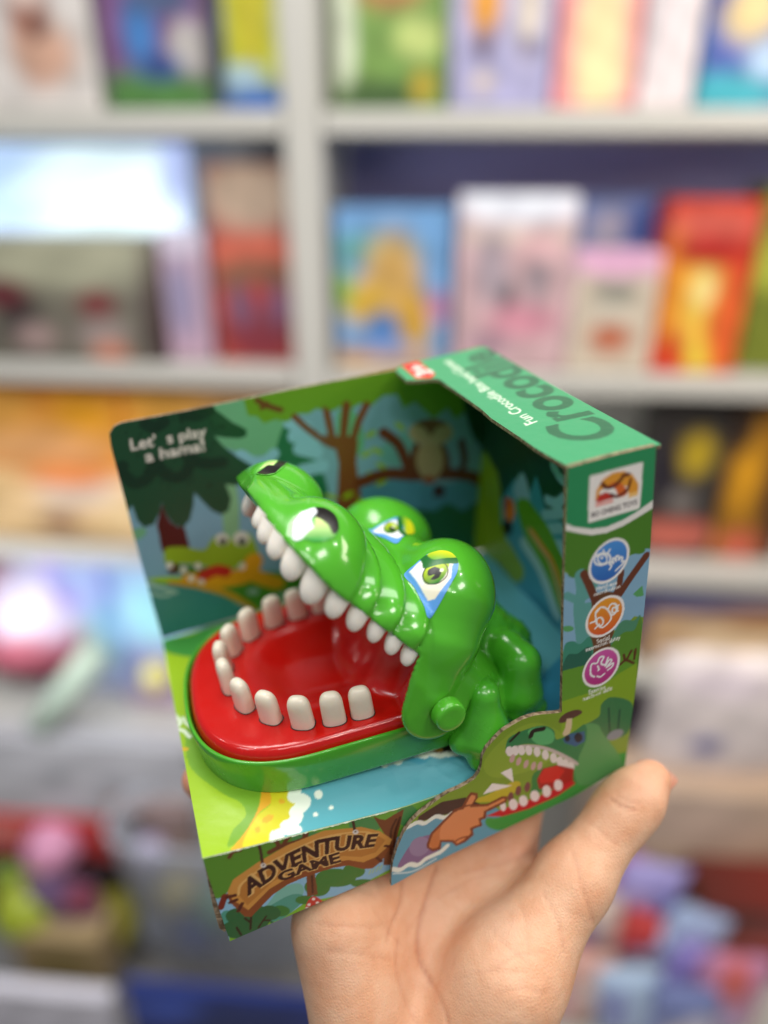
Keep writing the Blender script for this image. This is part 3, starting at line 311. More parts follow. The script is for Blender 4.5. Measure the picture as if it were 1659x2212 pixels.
["P","5c8f2c",1,[[0.1,37.0],[26.8,35.7],[21.2,28.6],[13.9,27.7],[5.9,22.5],[2.3,18.6],[-0.9,21.0]]],
["P","4f8f50",1,[[38.2,28.1],[37.1,26.7],[34.5,26.6],[31.2,27.6],[28.1,29.5],[25.9,31.7],[25.4,33.7],[26.4,35.0],[28.9,35.2],[32.1,34.4],[35.3,32.6],[37.5,30.3]]],
["P","4f8f50",1,[[53.1,28.7],[52.2,27.1],[50.2,26.6],[47.5,27.4],[45.0,29.2],[43.3,31.4],[42.9,33.5],[43.8,35.1],[45.7,35.7],[48.3,35.1],[50.8,33.4],[52.6,31.1]]],
["P","4f8f50",1,[[65.4,27.3],[64.7,24.4],[63.2,22.9],[61.3,23.2],[59.5,25.1],[58.4,28.1],[58.2,31.5],[58.9,34.4],[60.4,36.1],[62.2,36.1],[63.9,34.1],[65.1,30.9]]],["L","6b3a20",1.8,1,[[30.0,35.3],[28.5,32.4],[21.8,31.8],[18.3,30.7]]],["L","6b3a20",1.4,1,[[24.5,34.9],[21.8,31.8],[20.8,35.5]]],["L","6b3a20",1.2,1,[[7.0,32.9],[8.4,34.6],[10.5,34.6]]],
["P","7ab8a8",1,[[14.5,9.7],[18.6,13.5],[24.4,13.0],[24.6,7.2],[16.8,2.9],[8.7,3.6]]],
["P","4f9a86",1,[[1.0,12.9],[9.4,7.4],[21.4,9.2],[24.1,3.8],[7.3,-3.4],[-0.3,4.7]]],
["P","7fb52e",0,[[16.2,-0.3],[25.2,3.1],[37.0,-1.0],[53.9,1.9],[60.2,-0.6],[59.0,-18.2],[-0.8,-2.5],[0.4,2.7],[8.4,2.0]]],
["P","3f7d34",1,[[33.5,5.5],[32.6,3.5],[31.0,2.8],[28.9,3.5],[27.1,5.4],[25.9,7.9],[25.7,10.3],[26.6,12.2],[28.2,12.9],[30.2,12.4],[32.0,10.6],[33.2,8.1]]],
["P","3f7d34",1,[[42.1,4.8],[40.9,3.0],[38.4,2.9],[35.2,4.4],[32.1,7.0],[30.1,10.0],[29.6,12.7],[30.8,14.4],[33.2,14.8],[36.3,13.6],[39.4,11.1],[41.5,7.8]]],
["P","3f7d34",1,[[45.4,6.8],[44.7,5.1],[43.3,4.6],[41.5,5.2],[39.8,6.9],[38.7,9.1],[38.5,11.3],[39.2,12.9],[40.6,13.5],[42.4,13.0],[44.0,11.4],[45.1,9.1]]],
["P","3f7d34",1,[[48.2,-2.9],[47.6,-3.7],[45.9,-3.4],[43.8,-2.2],[41.8,-0.3],[40.4,1.6],[40.0,3.1],[40.7,3.9],[42.2,3.7],[44.3,2.6],[46.4,0.8],[47.8,-1.2]]],
["P","3f7d34",1,[[28.7,1.8],[28.0,1.0],[26.7,1.1],[25.0,1.9],[23.4,3.2],[22.3,4.7],[22.1,6.0],[22.7,6.8],[24.0,6.8],[25.7,6.0],[27.3,4.7],[28.4,3.1]]],
["P","3f7d34",1,[[19.6,2.0],[19.0,1.0],[17.9,0.8],[16.5,1.3],[15.2,2.5],[14.4,4.0],[14.3,5.4],[14.9,6.4],[16.0,6.7],[17.4,6.2],[18.6,5.0],[19.5,3.5]]],
["P","7a4526",0,[[50.8,34.8],[52.8,32.0],[54.5,30.7],[57.0,32.1],[60.9,34.0],[59.1,25.6],[56.5,14.8],[54.0,4.1],[51.6,5.8],[53.7,22.0]]],["L","4d2614",0.9,1,[[58.0,29.4],[55.7,23.1],[54.6,10.5]]],["L","4d2614",0.9,1,[[59.3,29.9],[57.1,22.2],[55.9,14.1]]],
["P","7a4526",0,[[27.2,16.0],[29.8,15.9],[29.2,4.4],[25.8,5.3]]],["L","4d2614",0.7,1,[[28.7,14.2],[27.8,6.2]]],
["P","2f6638",1,[[8.1,6.5],[7.3,5.1],[5.7,4.6],[3.8,5.2],[2.2,6.7],[1.2,8.6],[1.1,10.5],[1.9,11.9],[3.4,12.4],[5.3,11.9],[6.9,10.5],[8.0,8.5]]],
["P","2f6638",1,[[13.6,4.9],[12.8,3.6],[11.3,3.3],[9.3,4.0],[7.6,5.5],[6.5,7.4],[6.4,9.2],[7.2,10.4],[8.7,10.8],[10.6,10.2],[12.3,8.7],[13.4,6.8]]],
["P","2f6638",1,[[16.8,2.9],[16.1,1.6],[14.7,1.1],[13.0,1.7],[11.5,3.2],[10.6,5.0],[10.5,6.8],[11.2,8.1],[12.6,8.6],[14.2,8.1],[15.7,6.7],[16.6,4.8]]],
["P","2f6638",1,[[8.0,0.5],[7.0,-1.1],[5.0,-1.4],[2.6,-0.4],[0.4,1.5],[-0.9,3.9],[-1.1,6.1],[-0.1,7.5],[1.9,7.9],[4.2,7.1],[6.4,5.2],[7.8,2.8]]],
["P","2f6638",1,[[14.1,-1.7],[13.1,-3.1],[10.9,-3.1],[8.2,-1.8],[5.7,0.3],[4.1,2.7],[3.7,4.8],[4.8,6.1],[6.9,6.3],[9.6,5.2],[12.1,3.1],[13.8,0.6]]],["L","33200f",0.7,1,[[8.1,6.5],[6.8,1.3]]],["L","33200f",0.7,1,[[6.2,6.8],[7.5,3.9]]],["L","33200f",0.7,1,[[12.3,4.0],[9.2,0.6]]],["L","33200f",0.7,1,[[11.4,2.7],[13.0,1.7]]],["L","33200f",0.7,1,[[3.1,4.4],[3.7,0.6]]],["L","7a2a1a",2,1,[[2.6,18.5],[0.6,14.7]]],
["P","c9382c",1,[[24.2,-1.1],[25.5,2.9],[27.8,4.4],[29.8,1.0],[30.6,-2.0],[26.9,-1.9]]],
["P","f1e6de",1,[[28.1,2.6],[28.0,2.4],[27.8,2.3],[27.5,2.3],[27.3,2.6],[27.1,2.9],[27.1,3.3],[27.2,3.5],[27.4,3.7],[27.7,3.6],[27.9,3.3],[28.1,3.0]]],
["P","f1e6de",1,[[26.3,0.9],[26.2,0.6],[26.0,0.5],[25.7,0.6],[25.5,0.9],[25.3,1.2],[25.3,1.6],[25.4,1.8],[25.7,1.9],[25.9,1.9],[26.2,1.6],[26.3,1.3]]],
["P","f1e6de",1,[[29.0,0.1],[28.8,-0.2],[28.6,-0.3],[28.4,-0.2],[28.1,0.1],[28.0,0.4],[28.0,0.8],[28.1,1.0],[28.3,1.1],[28.5,1.1],[28.8,0.8],[28.9,0.4]]],
["P","f1e6de",1,[[26.9,-1.4],[26.8,-1.7],[26.6,-1.8],[26.3,-1.7],[26.1,-1.4],[25.9,-1.1],[25.9,-0.7],[26.0,-0.5],[26.2,-0.4],[26.5,-0.5],[26.7,-0.7],[26.9,-1.1]]],
["P","f1e6de",1,[[30.3,-1.5],[30.2,-1.8],[29.9,-1.9],[29.7,-1.8],[29.4,-1.5],[29.3,-1.2],[29.3,-0.8],[29.4,-0.5],[29.6,-0.4],[29.9,-0.5],[30.1,-0.8],[30.3,-1.2]]],
["P","f1e6de",1,[[25.5,-0.5],[25.4,-0.7],[25.2,-0.8],[24.9,-0.7],[24.7,-0.5],[24.5,-0.1],[24.5,0.2],[24.6,0.5],[24.8,0.6],[25.1,0.5],[25.3,0.2],[25.5,-0.1]]],
["P","7fae30",0,[[11.4,-0.4],[12.9,0.9],[13.6,-1.4],[15.5,0.6],[16.0,-1.2],[15.8,-2.8],[12.2,-2.3]]],
["P","8a4a22",0,[[3.3,18.8],[6.0,23.2],[14.3,26.7],[23.8,30.9],[35.3,32.6],[46.6,29.9],[55.6,18.7],[54.3,14.0],[51.2,8.3],[47.9,6.4],[44.9,8.0],[40.5,12.9],[35.8,14.4],[31.7,14.8],[25.8,14.9],[21.1,14.3],[16.1,12.3],[11.8,9.1],[8.1,6.3],[6.3,7.5],[3.5,15.3]]],
["P","cf9244",0,[[3.6,19.6],[6.2,23.9],[14.6,28.0],[23.9,31.7],[35.4,33.8],[46.7,30.6],[52.2,25.5],[55.7,18.7],[54.4,15.6],[49.7,12.0],[45.3,11.6],[40.8,15.7],[36.2,17.1],[32.1,17.5],[26.3,17.8],[21.6,17.2],[15.5,15.2],[10.9,11.7],[7.9,9.6],[4.5,16.0]]],
["P","b97a34",0,[[6.4,17.4],[8.3,21.3],[15.6,25.1],[24.5,28.5],[35.6,30.6],[46.4,28.0],[51.4,23.3],[53.5,19.4],[49.9,14.6],[45.0,14.9],[39.4,18.7],[31.2,19.8],[24.3,19.8],[17.1,17.8],[10.7,13.5],[8.0,11.6]]],["L","e3b266",0.8,1,[[6.4,17.4],[8.3,21.3],[15.6,25.1],[24.5,28.5],[35.6,30.6],[46.4,28.0],[51.4,23.3]]],["L","5a2613",1.3,1,[[3.2,17.8],[5.4,17.5]]],["L","5a2613",1.2,1,[[3.5,15.3],[5.5,15.5]]],["L","5a2613",1.2,1,[[5.0,10.8],[6.7,13.2]]],["L","5a2613",1.2,1,[[55.3,14.5],[53.2,16.3]]],["L","5a2613",1,1,[[51.2,8.3],[49.9,11.3]]],["T","e2b56e","ADVENTURE",0.1,[[8.7,15.6],[16.8,19.0],[25.7,21.6],[36.3,22.5],[49.7,18.3]],[[7.9,21.5],[16.5,25.3],[25.6,28.2],[35.8,29.7],[51.7,24.0]]],["T","3a1a14","ADVENTURE",0.045,[[8.7,15.6],[16.8,19.0],[25.7,21.6],[36.3,22.5],[49.7,18.3]],[[7.9,21.5],[16.5,25.3],[25.6,28.2],[35.8,29.7],[51.7,24.0]]],["T","e2b56e","GAME",0.1,[[19.0,16.6],[27.4,17.2],[38.4,16.3]],[[18.4,20.4],[27.4,21.3],[38.5,21.2]]],["T","3a1a14","GAME",0.045,[[19.0,16.6],[27.4,17.2],[38.4,16.3]],[[18.4,20.4],[27.4,21.3],[38.5,21.2]]],["L","4a2a20",0.9,1,[[15.9,36.5],[15.9,32.5],[15.5,27.0]]],["L","4a2a20",0.9,1,[[43.9,38.9],[44.4,33.8],[44.5,29.9]]],
["P","d8d2cc",1,[[16.3,25.6],[16.2,25.2],[15.8,24.9],[15.4,25.0],[15.0,25.3],[14.8,25.8],[14.8,26.3],[15.0,26.7],[15.4,27.0],[15.8,26.9],[16.1,26.6],[16.3,26.2]]],
["P","6a5a50",1,[[15.9,26.0],[15.8,25.8],[15.7,25.7],[15.5,25.7],[15.4,25.8],[15.3,26.0],[15.3,26.2],[15.4,26.4],[15.5,26.5],[15.7,26.5],[15.8,26.4],[15.9,26.2]]],
["P","d8d2cc",1,[[45.5,28.4],[45.3,27.9],[44.9,27.6],[44.5,27.6],[44.0,28.0],[43.7,28.6],[43.7,29.3],[43.9,29.8],[44.3,30.1],[44.7,30.1],[45.2,29.7],[45.4,29.1]]],
["P","6a5a50",1,[[44.9,28.9],[44.9,28.7],[44.7,28.5],[44.6,28.6],[44.4,28.7],[44.3,28.9],[44.3,29.2],[44.3,29.4],[44.5,29.5],[44.7,29.5],[44.8,29.4],[44.9,29.1]]],["L","a8c890",0.5,1,[[46.4,4.0],[47.3,6.0]]],["L","a8c890",0.5,1,[[47.6,4.0],[48.6,6.0]]],["L","a8c890",0.5,1,[[48.9,3.9],[49.9,6.0]]],["L","a8c890",0.5,1,[[50.2,3.9],[51.1,6.0]]]],"flap":[["F","7c9a2a"],
["P","2f8f5a",0,[[114.4,134.5],[144.0,131.2],[146.3,108.9],[143.6,110.1],[138.9,108.3],[134.3,107.0],[128.3,106.9],[123.8,107.6],[119.7,109.4],[115.2,111.8]]],
["P","e9e6e0",0,[[114.7,113.3],[117.8,111.1],[123.7,108.7],[128.7,107.9],[134.2,108.7],[138.7,110.1],[145.0,112.9],[145.2,110.1],[138.9,108.0],[134.3,106.6],[128.9,105.9],[123.8,106.6],[119.7,108.4],[114.8,110.8]]],
["P","4d8028",0,[[114.8,110.8],[119.7,108.4],[123.8,106.6],[128.9,105.9],[134.3,106.6],[138.9,108.0],[145.2,110.1],[146.9,94.2],[141.9,95.7],[139.0,95.1],[137.0,96.7],[131.7,91.6],[127.8,93.8],[123.1,93.3],[118.5,93.9],[115.2,97.7]]],
["P","85aec8",0,[[114.8,97.4],[116.9,95.3],[120.4,93.5],[122.6,94.2],[131.7,91.8],[137.1,95.5],[139.9,95.8],[142.8,96.4],[146.8,95.2],[149.5,68.7],[141.0,72.2],[138.2,70.0],[133.2,69.1],[125.8,69.2],[121.9,69.5],[115.7,67.6]]],
["P","4d8028",1,[[138.4,96.7],[138.1,95.9],[136.9,95.6],[135.2,95.8],[133.5,96.6],[132.2,97.7],[131.7,98.8],[132.0,99.6],[133.2,99.9],[134.9,99.7],[136.6,98.9],[137.9,97.8]]],
["P","4d8028",1,[[142.8,95.9],[142.6,95.3],[141.7,95.1],[140.5,95.2],[139.2,95.8],[138.3,96.6],[137.9,97.4],[138.2,98.0],[139.0,98.2],[140.2,98.0],[141.5,97.4],[142.4,96.7]]],
["P","4d8028",1,[[122.2,93.6],[121.9,93.2],[120.8,93.1],[119.5,93.4],[118.1,94.0],[117.0,94.7],[116.6,95.4],[117.0,95.9],[118.0,96.0],[119.4,95.7],[120.8,95.1],[121.8,94.3]]],["L","5f9f98",4,1,[[120.8,94.1],[121.6,88.5],[120.8,83.3],[122.3,70.4]]],["L","5f9f98",2.5,1,[[116.4,88.3],[120.7,84.8]]],["L","5f9f98",2.5,1,[[126.1,90.5],[124.9,86.9],[122.1,85.4]]],
["P","5f9f98",0,[[121.3,83.7],[127.5,82.6],[127.3,68.6],[121.9,69.0]]],
["P","6a4426",0,[[124.9,85.9],[130.2,85.2],[135.2,83.0],[134.1,71.5],[133.2,62.1],[124.9,58.6],[125.5,74.5]]],["L","6a3a26",2.6,1,[[121.9,94.2],[124.3,88.6],[126.5,82.9]]],["L","6a3a26",2.6,1,[[143.4,93.8],[137.8,86.7],[135.2,83.0],[133.4,81.1]]],["L","6a3a26",2.2,1,[[134.9,90.6],[134.5,86.3],[133.3,82.1]]],
["P","5aa060",0,[[139.8,81.0],[143.0,83.2],[143.9,79.1],[141.4,79.4]]],
["P","5aa060",1,[[119.3,75.2],[119.0,74.7],[118.3,74.6],[117.4,74.7],[116.4,75.2],[115.7,75.9],[115.4,76.6],[115.7,77.1],[116.3,77.2],[117.3,77.0],[118.3,76.5],[119.0,75.9]]],
["P","3f8a72",1,[[115.8,65.4],[116.6,70.4],[119.4,70.4],[121.9,68.4],[125.3,69.9],[126.2,61.4],[115.9,59.9]]],
["P","2a6450",1,[[115.9,62.1],[117.7,65.8],[121.1,65.0],[124.5,66.4],[126.1,64.2],[124.9,58.6],[116.0,58.8]]],
["P","4f8a6a",1,[[134.2,68.8],[137.0,72.0],[141.1,70.6],[143.6,71.3],[144.7,58.9],[133.6,63.0]]],
["P","5a8a2c",1,[[133.1,63.2],[137.4,67.1],[141.5,66.7],[143.7,70.8],[144.9,50.8],[133.6,56.4]]],
["P","62962c",0,[[115.4,60.1],[124.8,59.2],[133.9,58.5],[143.3,57.2],[144.2,47.6],[115.9,45.2]]],
["P","86a824",0,[[115.8,47.5],[128.5,46.9],[136.6,50.6],[143.7,52.4],[146.9,18.1],[116.3,32.3]]],["L","5a3016",1,1,[[137.3,54.4],[139.3,55.3],[142.4,53.0]]],["L","5a3016",1,1,[[138.3,57.9],[139.3,55.3],[141.1,58.5]]],["L","5a3016",1,1,[[142.7,58.5],[142.5,54.6]]],
["P","f0ece6",0,[[122.3,125.5],[122.8,125.6],[138.9,125.7],[139.4,125.3],[139.6,111.4],[139.1,110.9],[122.9,110.8],[122.4,111.4]]],
["P","e09a32",0,[[124.4,117.3],[124.6,120.5],[126.4,123.4],[129.4,124.7],[133.0,124.5],[136.2,122.6],[138.4,119.0],[138.5,116.4],[135.4,116.3],[134.7,119.1],[132.4,120.6],[128.4,120.8],[125.4,118.6]]],
["P","f0ece6",1,[[126.1,117.9],[127.5,120.1],[130.6,120.8],[133.8,119.6],[135.4,116.3],[135.0,115.6]]],
["P","d86a2c",1,[[127.9,120.9],[130.5,121.8],[133.3,120.1],[134.9,117.3],[133.6,116.4],[130.9,116.7],[129.8,119.1],[127.5,120.6]]],
["P","c2352a",0,[[124.5,116.8],[125.4,118.8],[127.6,119.3],[129.4,118.4],[130.4,116.6]]],["L","f0ece6",1.3,1,[[126.2,119.6],[127.9,120.2],[130.3,119.0],[131.4,116.1]]],["L","5a1c18",1.1,1,[[126.4,122.2],[127.9,120.7],[130.1,120.5],[132.5,122.0],[133.1,123.0],[134.9,122.9]]],["L","5a1c18",0.9,1,[[129.4,118.1],[131.7,116.9],[134.8,118.2],[135.7,121.2]]],
["P","e9a49a",0,[[124.5,116.6],[130.4,116.3],[130.3,115.3],[124.7,115.3]]],
["P","f0c070",0,[[135.4,116.8],[138.5,116.8],[138.4,115.5],[135.5,115.4]]],["T","3a3038","BO CHENG TOYS",0.03,[[123.5,112.5],[131.2,112.4],[138.6,112.6]],[[123.5,113.9],[131.1,114.0],[138.3,114.1]]],
["P","f1ede9",1,[[137.3,96.5],[136.3,92.6],[133.6,89.6],[130.1,88.3],[126.6,89.2],[124.2,91.8],[123.4,95.5],[124.5,99.2],[127.1,102.1],[130.5,103.4],[133.9,102.6],[136.4,100.1]]],["G","4f96de","2f64b4",[130.5,102.9],[130.1,88.8],1,[[136.4,96.4],[135.9,93.8],[134.5,91.6],[132.5,90.0],[130.1,89.3],[127.8,89.7],[125.8,91.0],[124.6,93.1],[124.3,95.5],[124.8,98.1],[126.2,100.3],[128.2,101.8],[130.5,102.5],[132.8,102.2],[134.7,100.9],[136.0,98.9]]],
["P","f1ede9",1,[[137.1,76.2],[136.1,72.4],[133.4,69.5],[129.9,68.4],[126.5,69.3],[124.1,72.0],[123.4,75.8],[124.5,79.5],[127.1,82.3],[130.5,83.4],[133.9,82.5],[136.3,80.0]]],["G","e8a02c","d8562a",[130.5,83.0],[129.9,68.8],1,[[136.3,76.2],[135.7,73.7],[134.3,71.4],[132.3,69.9],[129.9,69.3],[127.6,69.8],[125.7,71.2],[124.5,73.3],[124.2,75.8],[124.8,78.3],[126.2,80.4],[128.2,81.9],[130.5,82.5],[132.7,82.1],[134.6,80.8],[135.9,78.7]]],
["P","f1ede9",1,[[137.0,56.1],[136.0,52.2],[133.4,49.3],[129.9,48.2],[126.4,49.3],[124.0,52.2],[123.2,56.0],[124.3,59.8],[126.8,62.6],[130.2,63.6],[133.6,62.7],[136.1,60.0]]],["G","cf5aa8","b02a78",[130.2,63.2],[129.9,48.7],1,[[136.1,56.1],[135.6,53.5],[134.3,51.3],[132.2,49.7],[129.9,49.2],[127.6,49.7],[125.6,51.2],[124.4,53.4],[124.0,56.0],[124.6,58.6],[125.9,60.7],[127.9,62.2],[130.2,62.7],[132.5,62.3],[134.4,60.8],[135.7,58.7]]],["L","eef0ee",0.6,1,[[130.7,97.2],[130.7,96.1],[129.9,95.4],[128.7,95.2],[127.2,95.5],[126.0,96.3],[125.3,97.4],[125.4,98.4],[126.1,99.2],[127.4,99.4],[128.8,99.1],[130.0,98.3],[130.7,97.2]]],["L","eef0ee",0.55,1,[[129.6,96.8],[129.5,96.0],[128.9,95.6],[128.1,95.6],[127.3,96.1],[126.7,96.9],[126.4,97.8],[126.6,98.5],[127.1,98.9],[127.9,98.9],[128.7,98.5],[129.4,97.7],[129.6,96.8]]],
["P","eef0ee",1,[[128.2,97.7],[128.2,97.5],[128.0,97.4],[127.8,97.4],[127.5,97.5],[127.4,97.7],[127.3,98.0],[127.3,98.2],[127.5,98.3],[127.7,98.3],[128.0,98.2],[128.2,98.0]]],["L","eef0ee",0.55,1,[[125.8,99.6],[126.5,98.7]]],["L","eef0ee",0.55,1,[[128.1,100.4],[128.3,99.3]]],["L","eef0ee",0.55,1,[[130.4,99.9],[129.8,99.0]]],["L","eef0ee",0.6,1,[[130.7,92.9],[131.3,93.9],[130.5,95.1],[131.3,95.3],[131.9,94.6],[131.4,96.3],[132.1,96.3],[132.8,95.1],[132.6,96.8],[133.5,96.6],[133.8,95.3],[134.2,96.1],[135.0,95.5],[134.7,94.5],[135.7,94.3],[134.9,93.2],[134.0,92.6],[132.9,91.8]]],["L","eef0ee",0.6,1,[[125.1,75.2],[126.9,75.6],[126.8,78.7],[128.6,79.9],[130.6,78.7],[132.3,75.8],[132.2,73.7],[129.6,72.0],[127.5,74.1],[126.9,76.1]]],["L","eef0ee",0.6,1,[[129.7,74.2],[129.6,73.4],[129.2,73.0],[128.6,73.0],[128.0,73.4],[127.5,74.2],[127.3,75.0],[127.5,75.8],[127.9,76.2],[128.4,76.2],[129.0,75.8],[129.5,75.0],[129.7,74.2]]],["L","eef0ee",0.6,1,[[128.4,80.0],[127.2,78.6]]],["L","eef0ee",0.6,1,[[126.9,72.5],[128.3,73.6]]],["L","eef0ee",0.6,1,[[131.1,78.3],[132.0,79.8],[133.5,79.5],[134.6,77.6],[133.7,75.8],[132.5,75.7]]],["L","eef0ee",0.55,1,[[134.2,76.9],[134.1,76.5],[133.9,76.2],[133.5,76.2],[133.1,76.4],[132.7,76.9],[132.6,77.5],[132.7,78.0],[132.9,78.3],[133.3,78.3],[133.7,78.0],[134.1,77.5],[134.2,76.9]]],["L","eef0ee",0.55,1,[[133.6,78.2],[135.0,78.6]]],["L","eef0ee",0.55,1,[[133.7,76.3],[134.9,76.4]]],["L","eef0ee",0.65,1,[[127.7,53.0],[126.3,54.7],[126.4,58.6],[128.4,58.4],[129.3,60.3],[130.8,59.9],[129.9,57.8],[131.5,56.6],[132.4,59.1],[131.6,56.0],[133.0,58.0],[133.8,57.1],[132.1,55.2],[134.4,56.1],[134.2,54.7],[132.6,53.9]]],["L","eef0ee",0.6,1,[[128.7,52.9],[130.0,52.1],[131.5,52.9]]],["L","eef0ee",0.6,1,[[128.7,57.1],[129.3,55.5],[129.0,55.1]]],["T","f2f2ec","Hand-eye",0.012,[[126.6,86.5],[133.8,86.6]],[[126.3,88.1],[133.5,88.2]]],["T","f2f2ec","coordination",0.012,[[125.7,84.9],[135.0,85.0]],[[125.6,86.2],[134.9,86.3]]],["T","f2f2ec","Social",0.012,[[127.9,66.4],[132.5,66.3]],[[127.7,68.0],[132.3,68.0]]],["T","f2f2ec","interaction ability",0.012,[[124.1,64.5],[136.5,65.0]],[[123.9,66.0],[136.4,66.5]]],["T","f2f2ec","Exercise",0.012,[[126.1,46.3],[132.3,46.3]],[[125.9,48.1],[132.2,48.0]]],["T","f2f2ec","hands-on skills",0.012,[[123.9,44.4],[135.0,44.7]],[[123.9,45.9],[134.8,46.4]]],
["P","5a3a30",1,[[115.2,39.0],[116.0,41.0],[118.5,42.0],[122.1,41.5],[123.9,39.4],[120.7,38.4],[117.1,38.0]]],
["P","d6c09a",0,[[118.1,39.2],[120.2,38.6],[120.1,34.4],[119.2,31.0],[116.3,32.3],[117.7,35.4]]],
["P","3f7a48",1,[[124.5,33.0],[127.9,34.0],[130.7,35.3],[131.1,39.9],[135.2,41.4],[143.6,34.6],[142.5,21.4],[134.3,23.5],[127.5,28.3]]],["L","28543a",0.8,1,[[134.1,37.0],[135.3,24.8]]],["L","28543a",0.8,1,[[138.6,34.3],[138.6,24.1]]],
["P","8a8f94",1,[[140.8,23.6],[140.8,22.4],[140.0,21.4],[138.5,21.0],[136.8,21.1],[135.3,21.9],[134.4,23.0],[134.4,24.2],[135.2,25.1],[136.7,25.6],[138.4,25.4],[139.9,24.7]]],
["P","8aa632",1,[[97.4,41.8],[107.2,42.2],[117.6,31.2],[110.9,22.7],[93.2,24.5],[88.2,33.3]]],
["P","c2b22a",1,[[87.7,18.9],[98.5,20.2],[101.2,17.2],[97.0,14.2],[90.2,15.1],[77.3,21.6]]],
["P","c2b22a",1,[[114.8,-0.6],[126.0,-1.1],[137.2,2.3],[144.0,4.4],[144.5,-1.5],[126.1,-3.0],[115.6,-3.9]]],
["P","3a2420",0,[[64.6,21.6],[73.0,23.8],[81.2,21.7],[87.5,14.8],[84.8,14.5],[73.8,17.7],[64.3,19.3]]],
["P","5f9fb6",0,[[51.2,-2.3],[55.0,14.3],[61.2,19.3],[72.5,17.5],[80.9,15.7],[90.2,13.4],[101.0,-0.4],[117.1,-1.8],[118.6,-4.6],[96.6,-6.2],[75.7,-4.2],[52.8,-5.1]]],
["P","83688e",1,[[55.5,3.9],[58.2,8.4],[62.4,12.0],[67.5,11.8],[71.8,8.6],[69.4,2.1],[64.6,0.4],[59.5,2.5]]],
["P","9480a0",1,[[67.4,9.2],[67.6,6.9],[66.8,5.1],[65.2,4.2],[63.3,4.4],[61.6,5.8],[60.6,7.9],[60.4,10.2],[61.3,12.0],[62.8,12.9],[64.6,12.7],[66.3,11.3]]],["L","e9ecdf",1.6,1,[[60.6,19.2],[64.3,19.3],[66.7,17.6],[70.6,18.5],[73.7,16.4],[77.0,17.2],[79.6,15.5]]],["L","e9ecdf",1.8,1,[[53.9,4.4],[56.3,2.6],[59.6,2.9],[62.6,0.7],[66.0,1.8],[70.7,1.8],[73.5,3.3]]],["L","c8dcdc",0.6,1,[[53.7,2.4],[61.1,-1.1],[69.2,-0.4]]],
["P","3f9a42",1,[[88.3,8.3],[92.7,6.4],[102.5,5.1],[114.7,6.8],[122.7,8.0],[126.9,11.3],[142.6,12.5],[141.1,2.2],[129.7,0.7],[117.1,-1.8],[105.3,-2.8],[93.9,-0.5],[88.5,4.3]]],
["P","2f7f3c",1,[[105.3,14.2],[107.4,20.9],[122.3,17.1],[124.2,7.3],[106.7,10.9]]],
["P","5a9c5a",1,[[121.1,29.6],[125.2,33.6],[130.2,31.3],[132.7,26.0],[140.3,11.8],[142.6,3.3],[136.5,1.7],[124.3,5.4],[121.6,17.5]]],
["P","2f7f4a",1,[[96.1,36.9],[97.4,40.2],[102.6,41.1],[109.3,40.1],[113.4,36.3],[114.8,31.6],[121.7,32.6],[125.2,33.6],[126.2,27.3],[123.6,19.9],[122.3,17.1],[112.8,28.4],[104.0,34.5],[96.7,35.8]]],
["P","5bb06c",1,[[104.0,40.1],[109.3,39.7],[113.4,35.1],[112.8,30.9],[107.3,33.0]]],["L","17120f",1.8,1,[[105.0,37.3],[106.0,39.2],[109.6,38.6]]],["L","17120f",1.1,1,[[97.7,38.5],[100.7,40.8]]],
["P","2f5f86",0,[[116.9,30.7],[119.7,31.9],[125.3,30.6],[125.5,25.9],[122.0,25.0],[117.7,28.7]]],
["P","15202a",1,[[124.5,28.0],[124.3,27.0],[123.8,26.5],[123.0,26.5],[122.2,27.2],[121.6,28.3],[121.3,29.5],[121.5,30.5],[122.1,31.0],[122.8,31.0],[123.6,30.3],[124.2,29.3]]],
["P","15202a",1,[[119.7,29.8],[119.6,29.1],[119.2,28.8],[118.7,28.8],[118.2,29.2],[117.8,29.9],[117.7,30.7],[117.8,31.4],[118.1,31.8],[118.6,31.8],[119.1,31.4],[119.5,30.7]]],
["P","c8b8b0",1,[[96.2,33.6],[96.7,35.8],[104.0,34.2],[112.8,28.4],[122.4,18.1],[122.3,16.2],[112.9,26.7],[104.0,32.9],[97.4,34.3]]],
["P","e9ddd6",1,[[98.6,33.9],[98.6,32.9],[98.2,32.2],[97.6,32.0],[96.9,32.5],[96.4,33.5],[96.2,34.6],[96.2,35.7],[96.6,36.4],[97.2,36.5],[97.8,36.1],[98.3,35.1]]],
["P","e9ddd6",1,[[100.6,33.3],[100.5,32.2],[100.2,31.5],[99.6,31.4],[98.9,31.9],[98.4,32.8],[98.1,34.0],[98.2,35.0],[98.5,35.7],[99.1,35.9],[99.8,35.4],[100.3,34.4]]],
["P","e9ddd6",1,[[102.9,32.4],[102.9,31.3],[102.5,30.6],[101.9,30.5],[101.2,31.0],[100.7,31.9],[100.4,33.1],[100.5,34.2],[100.8,34.9],[101.4,35.0],[102.1,34.5],[102.6,33.6]]],
["P","e9ddd6",1,[[105.6,31.2],[105.5,30.1],[105.2,29.3],[104.6,29.2],[103.9,29.7],[103.4,30.7],[103.1,31.9],[103.1,33.0],[103.5,33.7],[104.1,33.8],[104.7,33.3],[105.3,32.3]]],
["P","e9ddd6",1,[[108.6,29.1],[108.6,28.0],[108.2,27.3],[107.6,27.1],[107.0,27.6],[106.4,28.6],[106.1,29.8],[106.1,30.9],[106.5,31.6],[107.1,31.8],[107.8,31.3],[108.3,30.3]]],
